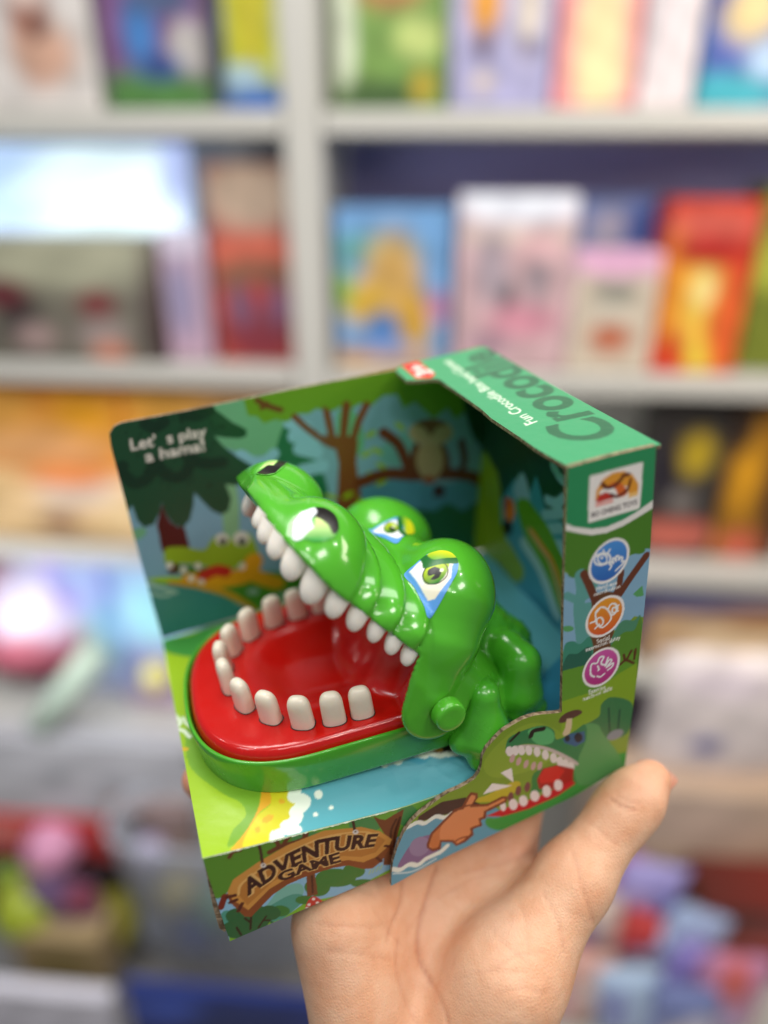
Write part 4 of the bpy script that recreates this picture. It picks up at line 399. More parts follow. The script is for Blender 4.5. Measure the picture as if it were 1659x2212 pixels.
["P","e9ddd6",1,[[111.8,26.2],[111.7,25.1],[111.4,24.4],[110.7,24.2],[110.1,24.8],[109.5,25.8],[109.2,27.0],[109.2,28.1],[109.6,28.8],[110.2,29.0],[110.9,28.5],[111.4,27.5]]],
["P","e9ddd6",1,[[114.9,23.3],[114.9,22.1],[114.6,21.4],[113.9,21.3],[113.2,21.8],[112.6,22.8],[112.3,24.1],[112.3,25.2],[112.7,26.0],[113.3,26.1],[114.0,25.6],[114.6,24.5]]],
["P","e9ddd6",1,[[117.5,20.5],[117.5,19.4],[117.1,18.6],[116.5,18.5],[115.7,19.0],[115.1,20.1],[114.8,21.4],[114.8,22.5],[115.2,23.3],[115.8,23.4],[116.5,22.9],[117.1,21.8]]],
["P","e9ddd6",1,[[119.7,18.2],[119.7,17.0],[119.3,16.2],[118.7,16.1],[117.9,16.7],[117.3,17.7],[117.0,19.0],[117.0,20.2],[117.4,21.0],[118.0,21.1],[118.7,20.5],[119.3,19.5]]],
["P","e9ddd6",1,[[121.9,15.8],[121.9,14.6],[121.5,13.8],[120.9,13.7],[120.2,14.3],[119.5,15.3],[119.2,16.7],[119.2,17.8],[119.6,18.6],[120.2,18.7],[120.9,18.2],[121.6,17.1]]],
["P","c8a29c",1,[[99.1,29.9],[98.7,29.2],[98.2,28.9],[97.7,29.1],[97.4,29.7],[97.3,30.5],[97.5,31.4],[97.9,32.1],[98.4,32.4],[98.9,32.2],[99.2,31.6],[99.3,30.8]]],
["P","c8a29c",1,[[101.4,27.6],[101.0,26.9],[100.5,26.6],[100.0,26.8],[99.7,27.4],[99.6,28.2],[99.8,29.1],[100.2,29.8],[100.7,30.1],[101.2,29.9],[101.5,29.3],[101.6,28.5]]],
["P","c8a29c",1,[[104.1,25.1],[103.7,24.4],[103.2,24.1],[102.7,24.2],[102.4,24.8],[102.3,25.7],[102.5,26.6],[102.9,27.3],[103.4,27.6],[103.9,27.4],[104.2,26.9],[104.3,26.0]]],
["P","c8a29c",1,[[106.9,22.9],[106.5,22.2],[106.0,21.9],[105.5,22.1],[105.1,22.7],[105.0,23.6],[105.2,24.5],[105.6,25.2],[106.1,25.5],[106.6,25.3],[106.9,24.7],[107.0,23.9]]],
["P","c8a29c",1,[[109.3,21.8],[108.9,21.0],[108.4,20.7],[107.9,20.9],[107.5,21.5],[107.4,22.4],[107.6,23.3],[108.0,24.0],[108.5,24.4],[109.0,24.2],[109.3,23.6],[109.4,22.7]]],
["P","a91e1c",0,[[107.4,16.7],[109.5,20.8],[115.1,19.7],[121.7,14.8],[121.5,8.6],[118.3,6.7],[108.2,11.9]]],
["P","d3251f",0,[[108.1,17.2],[110.2,20.4],[115.1,19.3],[118.1,15.7],[115.3,11.8],[108.8,14.2]]],
["P","c8202a",0,[[88.0,9.4],[94.2,9.6],[108.2,8.4],[121.2,9.3],[122.7,7.1],[115.4,4.6],[103.9,4.4],[94.1,6.1]]],
["P","7a4444",1,[[98.5,12.7],[98.2,11.7],[97.6,11.2],[97.0,11.3],[96.6,12.0],[96.3,13.1],[96.3,14.3],[96.7,15.3],[97.2,15.8],[97.8,15.7],[98.3,15.0],[98.5,13.9]]],
["P","7a4444",1,[[101.4,14.3],[101.1,13.3],[100.6,12.8],[100.0,12.9],[99.5,13.5],[99.2,14.6],[99.3,15.8],[99.6,16.8],[100.1,17.3],[100.7,17.2],[101.2,16.6],[101.5,15.5]]],
["P","7a4444",1,[[104.8,14.3],[104.5,13.3],[104.0,12.7],[103.4,12.8],[102.9,13.5],[102.6,14.6],[102.6,15.8],[103.0,16.8],[103.5,17.4],[104.1,17.3],[104.6,16.6],[104.9,15.5]]],
["P","f0e0dc",1,[[95.6,10.2],[95.5,9.1],[95.2,8.5],[94.6,8.4],[94.1,8.9],[93.6,9.9],[93.4,11.1],[93.5,12.2],[93.9,12.9],[94.4,13.0],[95.0,12.5],[95.4,11.5]]],
["P","f0e0dc",1,[[100.0,8.9],[99.8,7.6],[99.3,6.9],[98.5,6.9],[97.6,7.6],[97.0,8.8],[96.7,10.3],[96.8,11.5],[97.4,12.2],[98.2,12.3],[99.0,11.6],[99.7,10.3]]],
["P","f0e0dc",1,[[103.8,8.6],[103.7,7.3],[103.2,6.6],[102.3,6.6],[101.5,7.3],[100.8,8.6],[100.5,10.0],[100.6,11.3],[101.2,12.0],[102.0,12.0],[102.9,11.3],[103.5,10.1]]],
["P","f0e0dc",1,[[108.4,8.6],[108.2,7.4],[107.7,6.6],[106.8,6.6],[105.9,7.4],[105.2,8.6],[104.8,10.1],[105.0,11.4],[105.6,12.1],[106.4,12.1],[107.3,11.4],[108.0,10.1]]],
["P","f0e0dc",1,[[112.9,8.6],[112.8,7.2],[112.2,6.4],[111.4,6.3],[110.5,7.1],[109.8,8.4],[109.5,10.0],[109.6,11.4],[110.1,12.2],[110.9,12.3],[111.8,11.5],[112.5,10.2]]],
["P","f0e0dc",1,[[117.4,9.1],[117.3,7.8],[116.8,7.0],[115.9,7.0],[115.0,7.8],[114.3,9.0],[114.0,10.5],[114.1,11.8],[114.6,12.6],[115.4,12.6],[116.3,11.9],[117.1,10.6]]],
["P","efe6df",0,[[94.0,26.4],[98.0,26.7],[98.6,19.8]]],
["P","efe6df",0,[[87.4,19.9],[90.8,23.2],[98.1,18.6]]],
["P","7c3a1c",0,[[66.4,8.1],[68.2,12.2],[71.6,14.6],[77.1,18.4],[79.7,18.0],[81.9,21.8],[83.2,23.0],[85.5,21.5],[85.6,19.1],[83.6,17.2],[88.9,14.9],[94.3,15.6],[96.3,14.5],[95.9,12.1],[90.1,11.3],[88.4,11.3],[88.1,8.4],[86.2,8.6],[86.6,5.7],[83.1,5.9],[83.3,3.1],[80.1,1.4],[76.7,1.3],[75.2,4.1],[71.7,6.1],[71.1,2.9],[68.2,3.7],[66.4,6.4]]],
["P","dd8a56",0,[[67.3,7.6],[68.9,11.4],[72.2,13.6],[77.6,17.4],[80.3,16.8],[82.6,20.8],[83.5,21.7],[84.7,20.7],[84.7,19.6],[82.5,16.5],[88.8,13.8],[94.3,14.4],[95.4,14.0],[95.1,13.1],[89.8,12.5],[87.4,12.1],[87.2,9.8],[85.3,9.8],[85.7,6.9],[82.1,7.1],[82.3,4.4],[79.6,2.7],[77.1,2.3],[75.9,4.8],[70.8,7.6],[70.3,4.4],[68.4,4.8],[67.2,6.5]]],
["P","c8743e",0,[[67.3,7.6],[68.9,11.4],[72.2,13.6],[71.1,9.8],[71.2,6.8],[70.3,4.4],[68.4,4.8]]],["L","7c3a1c",0.7,1,[[76.2,3.6],[78.2,4.2],[80.9,3.6]]],["L","7c3a1c",0.7,1,[[77.7,17.3],[79.7,18.0],[83.6,17.2]]]],"top":[["F","3f9867"],["T","2a6444","Crocodile",0.03,[[141.7,11.9],[143.0,50.9],[145.0,106.1]],[[124.5,14.0],[125.5,52.4],[128.5,101.8]]],["T","e6f0dc","Fun Crocodile Bite hand Games",0.004,[[125.5,33.1],[125.9,64.2],[126.9,103.0]],[[121.0,32.0],[121.9,64.0],[123.0,102.2]]],
["P","d8281e",0,[[109.1,109.9],[116.3,108.3],[116.0,91.3],[113.3,88.3],[108.3,90.8]]],["T","f4e4dc","3+",0.04,[[116.0,93.1],[116.2,104.7]],[[109.8,92.0],[110.5,105.2]]]],"eye":[["F","5f9ee0"],["G","f0f2f4","f3e8cf",[3.8,-0.1],[-4.7,11.0],0,[[4.9,1.9],[1.6,-1.4],[-8.3,-3.1],[-7.2,0.7],[-7.5,4.6],[-4.2,11.1],[-2.4,11.6],[-0.1,9.0]]],
["P","f0f2f4",1,[[4.3,2.3],[1.2,-2.1],[-3.6,-2.3],[-0.2,6.7],[0.7,7.0]]],["G","b9cf1e","2f7d2c",[-0.4,2.1],[-3.1,7.0],1,[[0.4,5.8],[0.8,3.0],[-0.3,1.0],[-5.8,-0.3],[-6.1,2.2],[-5.2,5.3],[-3.1,7.3],[-1.0,7.2]]],["L","10220e",0.35,1,[[-6.3,2.4],[-6.1,4.4],[-5.0,6.1],[-3.4,7.1],[-1.6,7.1],[-0.1,6.1],[0.7,4.4],[0.5,2.4],[-0.5,0.7],[-2.2,-0.3],[-4.0,-0.3],[-5.5,0.7],[-6.3,2.4]]],
["P","0a0a0a",1,[[-0.5,2.7],[-2.2,1.5],[-4.1,2.5],[-4.2,4.7],[-2.9,5.8],[-1.7,5.7],[-2.6,4.2],[-0.9,4.6]]],
["P","e8f0c8",1,[[-4.9,2.4],[-4.9,2.8],[-4.7,3.1],[-4.5,3.2],[-4.2,3.2],[-3.9,3.0],[-3.8,2.7],[-3.8,2.4],[-4.0,2.1],[-4.3,1.9],[-4.6,1.9],[-4.8,2.1]]],
["P","1f6a2c",1,[[2.6,-3.1],[0.5,-3.8],[-1.8,-1.5],[-8.5,-3.6],[-8.9,-0.9],[-4.0,0.4],[0.6,1.9],[1.6,-0.2]]],["G","d6d81e","6fae2c",[-4.1,-5.4],[-3.7,-1.7],1,[[0.5,-4.0],[-3.1,-5.8],[-6.6,-5.2],[-8.5,-3.4],[-4.6,-2.1],[-1.3,-1.5]]]],"nostril":[["F","4fae3c"],["G","cfe88a","2f9a3c",[0.8,-0.1],[-2.3,6.2],1,[[2.3,7.7],[1.1,3.0],[1.4,-0.3],[-0.7,-0.3],[-4.9,2.5],[-4.4,5.1],[-0.8,7.6]]],
["P","e8edf4",0,[[4.8,9.1],[6.3,3.7],[5.7,-0.4],[2.3,-4.2],[1.7,-1.9],[2.5,0.9],[0.9,3.5],[1.8,5.1],[2.6,8.1],[3.8,9.1]]],
["P","15110f",1,[[2.6,-4.1],[-0.3,-5.1],[-4.2,-3.5],[-5.7,-0.3],[-4.8,2.8],[-2.1,0.6],[1.4,-0.2],[2.5,0.9],[1.7,-1.9]]]],"eye2":[["F","5f9ee0"],
["P","f0f2f4",1,[[3.1,7.5],[-2.2,0.9],[-6.0,0.7],[-8.2,9.2],[-5.9,13.6],[-0.8,9.8]]],
["P","17350f",1,[[-5.8,5.4],[-5.6,7.7],[-4.8,9.4],[-3.5,10.1],[-2.1,9.6],[-1.0,8.0],[-0.5,5.8],[-0.6,3.6],[-1.4,1.8],[-2.7,1.1],[-4.1,1.6],[-5.3,3.2]]],["G","b9cf1e","2f7d2c",[-3.9,2.3],[-2.9,9.6],1,[[-0.8,5.8],[-1.3,2.9],[-3.0,1.5],[-5.0,3.0],[-5.6,5.8],[-4.5,8.8],[-2.9,9.6],[-1.5,8.3]]],
["P","0a0a0a",1,[[-2.2,4.6],[-3.5,3.8],[-4.7,5.2],[-4.6,7.7],[-3.4,8.5],[-2.2,7.5],[-3.2,6.7]]],
["P","e8f0c8",1,[[-4.5,4.1],[-4.4,4.5],[-4.2,4.9],[-4.0,5.0],[-3.7,4.9],[-3.5,4.6],[-3.4,4.2],[-3.4,3.7],[-3.6,3.4],[-3.8,3.3],[-4.1,3.4],[-4.3,3.7]]],
["P","1f6a2c",1,[[-4.8,-3.0],[-6.8,-3.1],[-7.3,4.2],[-8.7,8.5],[-9.9,9.8],[-7.8,11.0],[-6.3,8.6],[-5.2,2.9]]],["G","d6d81e","6fae2c",[-9.4,3.4],[-7.3,3.5],1,[[-6.5,-3.1],[-9.6,-2.2],[-11.4,1.0],[-11.2,6.1],[-9.9,9.8],[-8.2,7.1],[-7.3,2.0]]]],"nostril2":[["F","5fb544"],
["P","15110f",0,[[8.3,2.2],[6.0,-0.4],[3.6,-2.7],[3.2,-2.0],[1.9,-1.8],[0.2,-4.8],[-0.6,-9.5],[-1.7,-11.9],[-5.0,-12.4],[-4.1,-7.6],[-1.5,-1.9],[2.2,2.7],[5.7,4.3],[7.5,3.8]]],["G","3fa83c","d8e69a",[4.7,-7.5],[1.5,-2.4],0,[[7.0,-0.6],[3.6,-6.0],[-1.0,-11.1],[0.2,-5.5],[2.1,-1.8],[3.4,-2.6]]]]}
OUTL = {"flap":[[52.5,-2.6],[53.2,2.6],[54.4,7.9],[56.4,12.7],[59.5,18.1],[62.6,21.0],[65.9,22.9],[69.5,24.3],[73.1,25.8],[75.7,26.5],[78.9,26.6],[82.2,27.2],[84.8,28.1],[86.5,30.0],[87.4,32.5],[88.0,36.6],[89.4,39.2],[92.3,41.8],[95.2,44.0],[98.7,45.1],[102.0,45.9],[105.9,45.8],[109.2,45.0],[113.2,43.6],[116.2,42.9],[116.2,44.5],[115.5,86.3],[115.3,129.9],[129.0,130.1],[143.2,129.7],[144.7,93.4],[144.4,48.7],[143.0,5.3],[122.3,0.9]],"top":[[117.2,0.9],[116.1,8.6],[115.3,16.6],[115.2,26.3],[114.9,34.4],[114.6,42.9],[115.3,51.1],[115.3,58.2],[115.2,71.5],[115.0,85.9],[112.7,87.7],[108.2,88.9],[104.5,91.3],[105.1,103.7],[108.0,107.8],[117.7,109.0],[130.1,109.5],[142.3,110.3],[145.4,109.1],[145.2,58.0],[146.1,1.1],[131.8,1.2]],"eye":[[6.2,2.6],[3.4,-0.8],[1.0,-3.7],[-1.2,-5.0],[-3.6,-5.7],[-6.1,-5.1],[-7.8,-3.5],[-8.8,-1.5],[-9.0,1.9],[-8.1,5.6],[-3.9,16.5],[-1.3,13.0],[2.5,7.5]],"nostril":[[5.0,8.3],[5.9,5.2],[6.2,2.2],[5.3,-0.7],[3.2,-3.4],[0.1,-4.9],[-2.8,-4.2],[-4.7,-2.1],[-5.7,0.9],[-5.0,3.9],[-3.2,6.0],[-0.7,7.6],[1.7,7.8],[3.3,9.1]],"eye2":[[5.4,8.2],[3.9,5.9],[1.4,3.3],[-2.1,0.1],[-6.0,-2.9],[-8.5,-2.5],[-10.2,-0.8],[-11.1,1.8],[-11.1,5.1],[-10.0,8.0],[-7.9,12.1],[-6.0,17.0],[-1.1,12.6]],"nostril2":[[8.5,2.1],[6.7,-2.5],[3.4,-7.3],[-1.2,-12.0],[-4.8,-12.7],[-4.9,-10.3],[-3.2,-5.0],[-0.6,-0.1],[2.9,3.5],[5.8,4.7],[7.8,4.1]],"back":[[0.1,35.4],[-0.7,75.2],[-0.7,104.9],[-0.8,120.5],[-0.3,125.2],[1.7,127.5],[4.4,128.3],[26.6,127.7],[64.3,127.5],[110.2,126.5],[122.4,127.0],[145.0,128.6]]}

def inside_dist(P, Q):
    A = Q; B = np.roll(Q, -1, 0); d = B - A; L = (d ** 2).sum(1) + 1e-12
    best = np.full(len(P), 1e9); near = np.zeros_like(P); ins = np.zeros(len(P), bool)
    for a, dd, l, bb in zip(A, d, L, B):
        t = np.clip(((P - a) @ dd) / l, 0, 1); q = a + t[:, None] * dd; e = ((P - q) ** 2).sum(1)
        m = e < best; best[m] = e[m]; near[m] = q[m]
        k = (a[1] > P[:, 1]) != (bb[1] > P[:, 1])
        if k.any(): ins[k] ^= P[k, 0] < a[0] + (P[k, 1] - a[1]) / (bb[1] - a[1]) * dd[0]
    s = np.sqrt(best); return np.where(ins, s, -s), near
def grid_sheet(Q, cell):
    Q = np.asarray(Q, float); u0, v0 = Q.min(0) - cell; u1, v1 = Q.max(0) + cell
    nu, nv = int((u1 - u0) / cell) + 2, int((v1 - v0) / cell) + 2
    U, V_ = np.meshgrid(u0 + np.arange(nu) * cell, v0 + np.arange(nv) * cell); P = np.stack([U.ravel(), V_.ravel()], 1)
    sd, near = inside_dist(P, Q)
    i = np.arange(nv - 1)[:, None] * nu + np.arange(nu - 1)[None]; F = np.stack([i, i + 1, i + nu + 1, i + nu], -1).reshape(-1, 4)
    F = F[(sd[F] > -.62 * cell).all(1)]
    used = np.zeros(len(P), bool); used[F] = True
    e = np.concatenate([F[:, [0, 1]], F[:, [1, 2]], F[:, [2, 3]], F[:, [3, 0]]]); key = np.sort(e, 1); _, inv, cnt = np.unique(key, axis=0, return_inverse=True, return_counts=True)
    bnd = e[cnt[inv.ravel()] == 1]
    bv = np.unique(bnd); P[bv] = near[bv]; neg = used & (sd < 0); P[neg] = near[neg]
    idx = -np.ones(len(P), int); idx[used] = np.arange(used.sum())
    return P[used], idx[F], idx[bnd]
def sm01(t): t = np.clip(t, 0, 1); return t * t * (3 - 2 * t)
def dz(u, v):                                # the stage sags towards its front right corner
    d = .155 * np.clip(u, 0, 62) + .03 * np.maximum(u - 62, 0)
    return np.where(v < 22, d * (1 - .75 * sm01(v / 22)), d * .25 * (1 - sm01((v - 22) / 40)))
def panel(name, parent, fn, key, Q, cell, thick, back_fn=None, res=None, label=None, edge=True):
    """a sheet of printed corrugated card: front grid with inked colours, kraft edges, plain back"""
    P, F, B = grid_sheet(Q, cell)
    cv = Canvas(P[:, 0].min() - 1, P[:, 1].min() - 1, P[:, 0].max() + 1, P[:, 1].max() + 1, res or min(8, 2 / cell)); cv.run(ART[key])
    col = cv.sample(P)
    rng = np.random.RandomState(5); 
    A = fn(P); Bk = A + np.asarray(thick, float)
    n = len(P); V = np.vstack([boxw(A), boxw(Bk), boxw(A)[np.unique(B)], boxw(Bk)[np.unique(B)]])
    ub = np.unique(B); m = {int(v): i for i, v in enumerate(ub)}; nb = len(ub)
    sides = [[m[int(b_)] + 2 * n, m[int(a_)] + 2 * n, m[int(a_)] + 2 * n + nb, m[int(b_)] + 2 * n + nb] for a_, b_ in B]
    Fb = F[:, ::-1] + n
    cols = np.vstack([col, np.tile(srgb('c9c2b4'), (n, 1)), np.tile(srgb('9fb87a'), (2 * nb, 1))])
    Fl = F.tolist() + Fb.tolist() + sides
    me = mesh(name, V, Fl, cols, [0] * (2 * len(F)) + [1 if edge else 0] * len(sides))
    o = link(name, me, [M_print, M_kraft], parent, smooth=False)
    if label: o['label'] = label
    return o

box = empty('display_box', tuple(raw([[70, 50, 0]])[0]))
tag(box, 'open green jungle display box of printed card resting on the open palm', 'display box')
def rect(u0, v0, u1, v1): return [(u0, v0), (u1, v0), (u1, v1), (u0, v1)]
st = lambda a, b, c: np.stack(np.broadcast_arrays(a, b, c), 1).astype(float)
panel('platform', box, lambda P: st(P[:, 0], P[:, 1], PH - dz(P[:, 0], P[:, 1])), 'platform', rect(0, 0, BW - 1, BD - 1), .45, (0, 0, -1.2))
panel('back_panel', box, lambda P: st(P[:, 0], BD, P[:, 1]), 'back', OUTL['back'] + [[145, 35.4]], .38, (0, 1.3, 0))
panel('side_panel', box, lambda P: st(BW - 1.5, P[:, 0], P[:, 1]), 'right', rect(0, .5, BD, BH - .3), .6, (1.3, 0, 0))
panel('front_panel', box, lambda P: st(P[:, 0], -.35, P[:, 1] - dz(P[:, 0], 0 * P[:, 0]) * P[:, 1] / PH), 'front', rect(0, 0, 100, PH), .3, (0, .3, 0), edge=False)
panel('cut_out_flap', box, lambda P: st(P[:, 0], -2.1 - .9 * np.exp(-((P[:, 0] - 52) / 10) ** 2), P[:, 1]), 'flap', OUTL['flap'], .3, (0, 1.4, 0))
panel('top_panel', box, lambda P: st(P[:, 0], P[:, 1] - 1.7, BH), 'top', OUTL['top'], .4, (0, 0, -1.2))
def plain_panel(name, c8, col):
    V = boxw(np.array(c8)); F = [(0, 1, 2, 3), (7, 6, 5, 4), (0, 4, 5, 1), (1, 5, 6, 2), (2, 6, 7, 3), (3, 7, 4, 0)]
    return link(name, mesh(name, V, F, np.tile(srgb(col), (8, 1))), [M_print], box, smooth=False)
plain_panel('bottom_panel', [(1, 1.5, 0), (BW - 2, 1.5, 0), (BW - 2, BD, 0), (1, BD, 0), (1, 1.5, 1.2), (BW - 2, 1.5, 1.2), (BW - 2, BD, 1.2), (1, BD, 1.2)], '3f8f4a')
plain_panel('left_panel', [(0, 1.4, -1), (1.2, 1.4, -1), (1.2, BD - .1, 0), (0, BD - .1, 0), (.2, 1.4, PH - 1.4), (1.2, 1.4, PH - 1.4), (1.2, BD - .1, PH - 1.4), (.2, BD - .1, PH - 1.4)], '5f9a30')

def edge_strip(name, pts):
    V = [(u, y_, v) for y_ in (.1, 1.6) for u, v in pts]; n = len(pts); F = [tuple(range(n))[::-1], tuple(range(n, 2 * n))] + [(i, (i + 1) % n, (i + 1) % n + n, i + n) for i in range(n)]
    return link(name, mesh(name, boxw(V), F, np.tile([.2, .13, .08], (2 * n, 1))), [M_kraft], box, smooth=False)
edge_strip('corrugated_edge', [[0.08,34.45],[-0.43,27.85],[-1.49,15.9],[-1.76,6.37],[-0.6,4.0],[0.28,4.71],[1.53,18.24],[1.56,27.91],[0.67,34.24]])
# worn fold along the front top edge and the column: pale scuffs where the ink has cracked
rnd = random.Random(4)
def scuffs(name, a, b, n, wd, out):
    V, F = [], []; a = np.array(a, float); b = np.array(b, float); d = (b - a); L = np.linalg.norm(d); d /= L; out = np.array(out, float); side = np.cross(d, out)
    for k in range(n):
        t = rnd.uniform(0, L - 3); l = rnd.uniform(.5, 5); wv = rnd.uniform(.12, wd); c = a + d * t + out * .05
        q = [c - side * wv * .4, c + d * l * .5 - side * wv * .7 + out * .05, c + d * l, c + d * l * .4 + side * wv]
        i = len(V); V += q; F.append((i, i + 1, i + 2, i + 3))
    V = np.array(V); V[:, 2] -= dz(V[:, 0], np.zeros(len(V)))
    return link(name, mesh(name, boxw(V), F, np.tile(srgb('cfd8c0'), (len(V), 1))), [M_print], box, smooth=False)
scuffs('worn_fold', (2, -.4, PH + .08), (60, -.4, PH + .08), 60, .3, (0, -.7, .7))

# ------------------------------------------------------------------ implicit surfaces
def smin(a, b, k):
    h = np.clip(.5 + .5 * (b - a) / k, 0, 1); return b * (1 - h) + a * h - k * h * (1 - h)
def smax(a, b, k): return -smin(-a, -b, k)
def ell(P, c, r_, rot=None):
    Q = P - np.array(c, float)
    if rot is not None: Q = Q @ rot
    r_ = np.array(r_, float); k0 = np.sqrt(((Q / r_) ** 2).sum(-1)); k1 = np.sqrt(((Q / r_ ** 2) ** 2).sum(-1)) + 1e-9
    return k0 * (k0 - 1) / k1
def cap(P, a, b, ra, rb, sc=None):
    a = np.array(a, float); b = np.array(b, float)
    if sc is not None: sc = np.array(sc, float); P = P * sc; a = a * sc; b = b * sc
    d = b - a; t = np.clip(((P - a) @ d) / (d @ d), 0, 1); t = t[..., None] if False else t
    return np.sqrt(((P - a - t[..., None] * d) ** 2).sum(-1)) - (ra + (rb - ra) * t)
def surface(fn, lo, hi, cell, iters=3):
    lo = np.array(lo, float); hi = np.array(hi, float); n = np.ceil((hi - lo) / cell).astype(int) + 1
    ax = [lo[i] + np.arange(n[i]) * cell for i in range(3)]
    D = np.empty(n, np.float32)
    for i in range(0, n[0], 24):
        G = np.stack(np.meshgrid(ax[0][i:i + 24], ax[1], ax[2], indexing='ij'), -1); D[i:i + 24] = fn(G)
    s = D < 0; c = np.zeros(n - 1, np.int8)
    for dx in (0, 1):
        for dy in (0, 1):
            for dz in (0, 1): c += s[dx:n[0] - 1 + dx, dy:n[1] - 1 + dy, dz:n[2] - 1 + dz]
    act = (c > 0) & (c < 8); idx = -np.ones(n - 1, int); idx[act] = np.arange(act.sum()); ci = np.argwhere(act)
    acc = np.zeros((len(ci), 3)); cnt = np.zeros(len(ci))
    for axis in range(3):
        o1, o2 = [k for k in range(3) if k != axis]
        for p in (0, 1):
            for q in (0, 1):
                a = ci.copy(); a[:, o1] += p; a[:, o2] += q; b_ = a.copy(); b_[:, axis] += 1
                da = D[tuple(a.T)]; db = D[tuple(b_.T)]; m = (da < 0) != (db < 0); t = np.where(m, da / np.where(m, da - db, 1), 0)
                pt = a.astype(float); pt[:, axis] += t; acc[m] += pt[m]; cnt[m] += 1
    V = lo + acc / cnt[:, None] * cell
    F = []
    for axis in range(3):
        o1, o2 = (axis + 1) % 3, (axis + 2) % 3; sl = [slice(1, n[k] - 1) for k in range(3)]; sl[axis] = slice(0, n[axis] - 1); sl2 = list(sl); sl2[axis] = slice(1, n[axis])
        sa, sb = s[tuple(sl)], s[tuple(sl2)]; e = np.argwhere(sa != sb); fl = sa[tuple(e.T)]
        base = e.copy(); base[:, o1] += 1; base[:, o2] += 1
        def g(p, q): k = base.copy(); k[:, o1] -= p; k[:, o2] -= q; return idx[tuple(k.T)]
        f = np.stack([g(1, 1), g(0, 1), g(0, 0), g(1, 0)], 1); f[~fl] = f[~fl][:, ::-1]; F.append(f)
    F = np.vstack(F)
    h = .15 * cell
    def grad(V): return np.stack([(fn(V + d) - fn(V - d)) / (2 * h) for d in np.eye(3) * h], -1)
    for _ in range(iters):
        g_ = grad(V); d = fn(V); st_ = -(d / ((g_ ** 2).sum(-1) + 1e-6))[:, None] * g_
        l = np.linalg.norm(st_, axis=1)[:, None]; V = V + st_ * np.minimum(1, .5 * cell / (l + 1e-9)) * .9
    return V, F, grad(V)

# ------------------------------------------------------------------ crocodile toy
croc = empty('crocodile_toy', tuple(raw([[70, 49, PH]])[0]))
tag(croc, 'glossy green biting crocodile toy with its mouth wide open, standing in the display box', 'toy')
YAW = math.radians(-3.5); CO = np.array([80, 49.5, 0.0])
def crocf(P):                                # lower jaw frame: x along the box, y 0 = middle, z 0 = platform
    P = np.asarray(P, float).reshape(-1, 3); x = P[:, 0] - 80; y = P[:, 1]
    c, s_ = math.cos(YAW), math.sin(YAW)
    return raw(np.stack([80 + x * c - y * s_, 49.5 + x * s_ + y * c, P[:, 2] + PH], 1))
def half(x, a=39., b=41., x0=43., p=2.7):    # half width of the jaw outline at x
    x = np.asarray(x, float); return np.where(x >= x0, b, b * np.clip(1 - np.clip((x0 - x) / a, 0, 1) ** p, 0, 1) ** (1 / p))
def outline(a, b, x0, p, xe, n=40):
    t = np.linspace(0, math.pi / 2, n); xx = x0 - a * np.cos(t) ** (2 / p); yy = b * np.sin(t) ** (2 / p)
    near = np.stack([xx, -yy], 1); far = np.stack([xx, yy], 1)[::-1]
    return np.vstack([near, [[xe, -b]], [[xe, b]], far[:-1]])
# tray: outer wall up to a rolled lip, then down inside
prof = [(-6, -2.6), (-2.2, -2.6), (-1.5, -2.2), (-1.0, -1.2), (-.3, 7.5), (0, 11.2), (-.15, 11.8), (-.6, 12.1), (-1.1, 11.85), (-1.4, 11.1), (-1.6, 7.5)]
V, F = [], []
for off, z in prof:
    q = outline(39.8 + off, 41 + off, 43, 2.55, 92); V.append(np.c_[q, np.full(len(q), z + .2)])
nq = len(V[0]); V = np.vstack(V)
for i in range(len(prof) - 1):
    for j in range(nq): F.append((i * nq + j, i * nq + (j + 1) % nq, (i + 1) * nq + (j + 1) % nq, (i + 1) * nq + j))
F.append(tuple(range(nq)))
tray = link('lower_jaw', mesh('lower_jaw', crocf(V), [f[::-1] for f in F]), M_green2, croc)
# red mouth plate with the hollow tongue bed and the raised throat
Qp = outline(37.7, 38.9, 43, 2.55, 84, 60)
TEETH = [[57.91,-31.91,3.092],[48.86,-31.46,3.005],[39.22,-29.34,2.724],[30.02,-23.09,2.398],[22.76,-14.22,2.074],[19.08,-3.22,1.756],[18.74,7.27,1.381],[22.88,16.54,0.953],[29.9,22.98,0.571],[39.27,27.06,0.283],[48.71,28.44,0.093],[58.2,28.82,0.04]]
P, F, B = grid_sheet(Qp, .9)
def platez(P):
    sd, _ = inside_dist(P, Qp); x, y = P[:, 0], P[:, 1]
    z = 14.5 - 3.2 * np.clip(1 - sd / 2.4, 0, 1) ** 2.2
    Qi = outline(21, 23.5, 46, 2.4, 100, 30); si, _ = inside_dist(P, Qi); t = np.clip((si + 1) / 17, 0, 1); z -= 5.6 * t * t * (3 - 2 * t)
    x0 = 59 + np.clip((np.abs(y) - 15) / 14, 0, 1) ** 2 * 9 - 3 * np.exp(-(y / 14) ** 2)
    t = np.clip((x - x0) / 7, 0, 3); ramp = np.where(t < 1, t * t * .5, t - .5) * 12.5
    ramp = np.minimum(ramp, 27); z += ramp
    return z
z = platez(P); Bz = P[np.unique(B)]; ub = np.unique(B); m = {int(v): i for i, v in enumerate(ub)}
Vt = np.vstack([np.c_[P, z], np.c_[Bz, np.full(len(Bz), 8.0)]]); Fl = F.tolist() + [[int(b_), int(a_), m[int(a_)] + len(P), m[int(b_)] + len(P)] for a_, b_ in B]
nred = len(Fl)
slots = []
